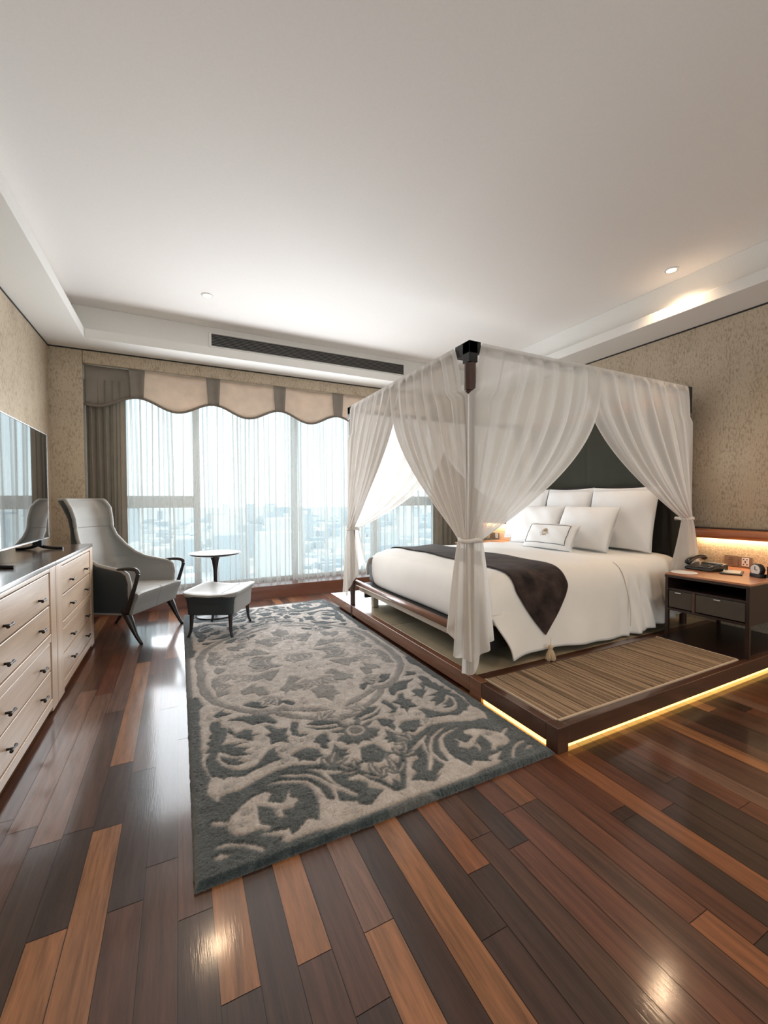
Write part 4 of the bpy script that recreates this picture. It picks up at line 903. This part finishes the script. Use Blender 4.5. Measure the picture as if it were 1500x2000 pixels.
# ---------------------------------------------------------------- bedside units
def nightstand(y0, y1, sg, label):
    # y0: edge away from the bed, y1: edge next to the bed
    lo, hi = min(y0, y1), max(y0, y1); X0, X1 = 3.56, 4.395
    n_ = thing('nightstand', label, 'nightstand', (3.97, (lo+hi)/2, PZ))
    mesh('table_top', box(X0, X1, lo, hi, .645, .66), M['ns_top'], n_, bevel=.002, label='reddish wooden top')
    mesh('top_edge', box(X0-.003, X1, lo-.003, hi+.003, .625, .6445), M['ns_dark'], n_, bevel=.002)
    mesh('side_panel', box(X0, X1, lo, lo+.022, .36, .625), M['ns_dark'], n_, bevel=.002)
    mesh('side_panel', box(X0, X1, hi-.022, hi, .36, .625), M['ns_dark'], n_, bevel=.002)
    mesh('shelf', box(X0+.004, X1, lo+.022, hi-.022, .525, .540), M['ns_dark'], n_)
    mesh('bottom_panel', box(X0+.004, X1, lo+.022, hi-.022, .36, .378), M['ns_dark'], n_)
    mesh('back_panel', box(X1-.012, X1, lo+.022, hi-.022, .378, .625), M['blackmat'], n_)
    ym = lo+.37*(hi-lo) if sg < 0 else hi-.37*(hi-lo)
    mesh('divider', box(X0+.002, X1-.02, ym-.009, ym+.009, .378, .525), M['plinth_x'], n_)
    for a, b_ in ((lo+.026, ym-.012), (ym+.012, hi-.026)):
        dr = mesh('drawer', box(X0+.006, X0+.40, a, b_, .386, .518), M['ns_front'], n_, bevel=.002)
        c_ = (a+b_)/2+ (.01 if sg > 0 else -.01)
        mesh('drawer_pull', box(X0-.008, X0+.008, c_-.022, c_+.022, .505, .513), M['silver'], dr, bevel=.001)
    for (x, y) in ((X0+.014, lo+.012), (X0+.014, hi-.012), (X1-.03, lo+.012), (X1-.03, hi-.012)):
        mesh('leg', box(x-.012, x+.012, y-.012, y+.012, PZ+.001, .36), M['ns_dark'], n_)
nightstand(1.43, 1.99, 1, 'dark bedside table with cloth drawers and reddish top, holding a telephone')
nightstand(4.86, 4.28, -1, 'dark bedside table on the window side behind the bed curtains')
def headlight(ya, yb, label):
    lo, hi = min(ya, yb), max(ya, yb)
    h = thing('reading_light', label, 'wall light', (4.36, (lo+hi)/2, .92))
    def f(u, v):
        y = lo+(hi-lo)*v; a = u*2*PI; K = .036
        x = 4.325+K*math.cos(a)*1.15; z = .947+.042*math.sin(a)
        return (x, y, z)
    V, F = grid(24, 2, f, True); F += [tuple(i*2 for i in range(24)), tuple(i*2+1 for i in range(24))[::-1]]
    mesh('wooden_bar', (V, F), M['redwood'], h, smooth=False, bevel=0)
    mesh('top_ledge', box(4.335, 4.399, lo-.01, hi+.01, .990, 1.002), M['ns_dark'], h, bevel=.002)
    mesh('side_upright', boxes((4.355, 4.398, lo-.012, lo, .662, .990), (4.355, 4.398, hi, hi+.012, .662, .990)), M['redwood'], h, bevel=.002)
    mesh('light_strip', box(4.362, 4.385, lo+.01, hi-.01, .908, .916), M['led_bed'], h)
    l = bpy.data.lights.new('reading_beam', 'AREA'); l.shape = 'RECTANGLE'; l.size = .02; l.size_y = hi-lo-.04; l.energy = 3.6; l.color = (1, .74, .46)
    lo_ = bpy.data.objects.new('reading_beam', l); C.objects.link(lo_); lo_.location = (4.36, (lo+hi)/2, .905); lo_.rotation_euler = (0, math.radians(-12), 0)
    mesh('lit_panel', box(4.392, 4.398, lo, hi, .662, .908), M['panelpaper'], h, label='pale patterned wallpaper panel')
m, nt, o = newmat('panel_paper'); b = pbsdf(nt, (.6, .5, .36), .7); v = coords(nt)
vo = N(nt, 'ShaderNodeTexVoronoi', feature='DISTANCE_TO_EDGE'); vo.inputs['Scale'].default_value = 38; nt.links.new(v, vo.inputs['Vector'])
r = ramp(nt, [(.02, (.70, .58, .40)), (.10, (.50, .39, .26))]); nt.links.new(vo.outputs[0], r.inputs[0]); nt.links.new(r.outputs[0], b.inputs['Base Color']); nt.links.new(b.outputs[0], o.inputs[0]); M['panelpaper'] = m
headlight(.55, 2.18, 'long reddish wooden wall light glowing over the telephone table')
headlight(4.20, 5.20, 'long wooden wall light on the window side behind the bed curtains')
# telephone
def local(cx_, cy_, cz_, rz):
    R = Matrix.Rotation(rz, 4, 'Z'); T = Matrix.Translation((cx_, cy_, cz_)); return T @ R
def xf(vf, Mx): return [Mx @ Vector(v_) for v_ in vf[0]], vf[1]
ph = thing('telephone', 'black desk telephone on the nightstand below the wooden wall light', 'telephone', (3.98, 1.93, .66), math.radians(0))
Mx = local(3.985, 1.905, .6605, math.radians(-98))
body = ([(-.11, -.10, 0), (.10, -.10, 0), (.12, .09, 0), (-.11, .09, 0), (-.11, -.10, .022), (.10, -.10, .022), (.12, .09, .062), (-.11, .09, .062)],
        [(0, 3, 2, 1), (4, 5, 6, 7), (0, 1, 5, 4), (1, 2, 6, 5), (2, 3, 7, 6), (3, 0, 4, 7)])
mesh('phone_base', xf(body, Mx), M['black'], ph, bevel=.008)
mesh('handset', xf(tube([(-.080, -.105, .052), (-.080, -.085, .070), (-.080, -.02, .092), (-.080, .05, .104), (-.080, .095, .096), (-.080, .105, .080)], [.020, .024, .014, .014, .024, .020], 12, 24, 1.1), Mx), M['black'], ph, smooth=True)
tilt = lambda x, y, dz: (x, y, .022+.040*(y+.10)/.19+dz)
ks_ = []
for i in range(3):
    for j in range(4):
        x, y = -.012+i*.024, -.070+j*.022; p = tilt(x, y, .002); v_, f_ = box(p[0]-.008, p[0]+.008, p[1]-.006, p[1]+.006, p[2], p[2]+.004); ks_.append((v_, f_))
mesh('keypad', xf(join(*ks_), Mx), plain('grey_keys', (.12, .12, .13), .4), ph, bevel=0)
p = tilt(.055, .0, 0); kk2 = []
for j in range(6):
    q = tilt(.075, -.075+j*.020, .002); kk2.append(box(q[0]-.014, q[0]+.014, q[1]-.005, q[1]+.005, q[2], q[2]+.003))
mesh('speed_buttons', xf(join(*kk2), Mx), plain('grey_keys', (.12, .12, .13), .4), ph)
q = tilt(.02, .055, .001); mesh('display', xf(box(-.02, .09, .035, .072, q[2]-.004, q[2]+.007), Mx), plain('display_grey', (.25, .27, .27), .2), ph, bevel=.002)
cd = tube([(3.95+.0, 2.0, .665)]+[(4.05+.06*i/10+.008*math.cos(i*2.5), 1.90-.012*i+.008*math.sin(i*2.5), .668) for i in range(12)], .003, 6, 60)
mesh('cord', cd, M['black'], ph, smooth=True)
dish = mesh('coaster', lathe([(0, 0), (.085, 0), (.092, .004), (.085, .008), (0, .008)], (3.665, 1.905, .6605), 40), M['white'], smooth=False)
tag(dish, 'flat white round coaster in front of the telephone', 'coaster')
npd = thing('notepad_tray', 'dark leather notepad tray in front of the wall sockets', 'notepad', (3.99, 1.73, .66))
Mx = local(3.995, 1.725, .6605, math.radians(20))
mesh('tray', xf(box(-.115, .115, -.07, .07, 0, .009), Mx), M['black'], npd, bevel=.003)
mesh('paper', xf(box(-.09, .09, -.055, .055, .0092, .013), Mx), plain('paper', (.62, .60, .56), .5), npd, bevel=.001)
pn = mesh('pen', xf(tube([(-.09, .045, .019), (.09, .052, .019)], .0045, 8), Mx), M['silver'], smooth=True); tag(pn, 'slim silver pen lying on the dark notepad tray', 'pen')
ck = thing('alarm_clock', 'small round-faced black alarm clock at the right edge of the nightstand', 'clock', (3.93, 1.53, .66))
Mx = local(3.93, 1.545, .661, math.radians(-115))
mesh('clock_body', xf(box(-.045, .045, -.008, .045, 0, .03), Mx), M['black'], ck, bevel=.004)
R_ = Matrix.Rotation(PI/2, 4, 'X'); face_c = lambda z0, z1, r_: xf(xf(lathe([(0, z0), (r_, z0), (r_, z1), (0, z1)], (0, 0, 0), 32), R_), Matrix.Translation((0, 0, .058)))
mesh('clock_case', xf(face_c(-.032, .004, .047), Mx), M['black'], ck, bevel=.003)
fc = mesh('clock_face', xf(face_c(.0045, .0065, .039), Mx), M['white'], ck)
mesh('clock_hands', xf(boxes((-.0015, .0015, -.009, -.007, .058, .085), (0, .018, -.009, -.007, .0565, .0595)), Mx), M['blackmat'], fc)
st2 = thing('leather_holder', 'black boxy holder beside the clock, cut by the picture edge', 'holder', (3.98, 1.475, .66))
mesh('holder_box', box(3.925, 4.03, 1.437, 1.478, .661, .752), M['black'], st2, bevel=.004)
mesh('holder_strip', box(3.923, 4.032, 1.436, 1.479, .661, .667), M['silver'], st2, bevel=.001)
# sockets
def plate(y, z, kind, label, x=4.391):
    p = thing('wall_socket' if kind else 'switch_plate', label, 'wall socket' if kind else 'switch', (x, y, z))
    mesh('plate', box(x-.009, x, y-.050, y+.050, z-.048, z+.048), M['plate'], p, bevel=.003)
    if kind:
        mesh('socket_insert', box(x-.0115, x-.009, y-.026, y+.026, z-.036, z+.036), M['white'], p, bevel=.001)
        mesh('socket_holes', boxes(*[(x-.0122, x-.0116, y+a-.005, y+a+.005, z+b_-.004, z+b_+.004) for a, b_ in ((-.012, .024), (.012, .024), (0, .006), (0, -.004), (-.012, -.02), (.012, -.02))]), M['blackmat'], p)
    else:
        mesh('switch_marks', boxes(*[(x-.0102, x-.0091, y-.02, y+.02-.008*(i % 2), z-.03+.018*i, z-.027+.018*i) for i in range(4)]), plain('grey_mark', (.08, .06, .05), .6), p)
plate(1.900, .715, 0, 'brown switch plate with printed lines beside the socket')
plate(1.795, .712, 1, 'brown framed wall socket with pale insert beside the clock')
plate(5.02, .715, 0, 'brown switch plate on the wall beyond the bed')
plate(4.915, .715, 1, 'brown framed wall socket beyond the bed')
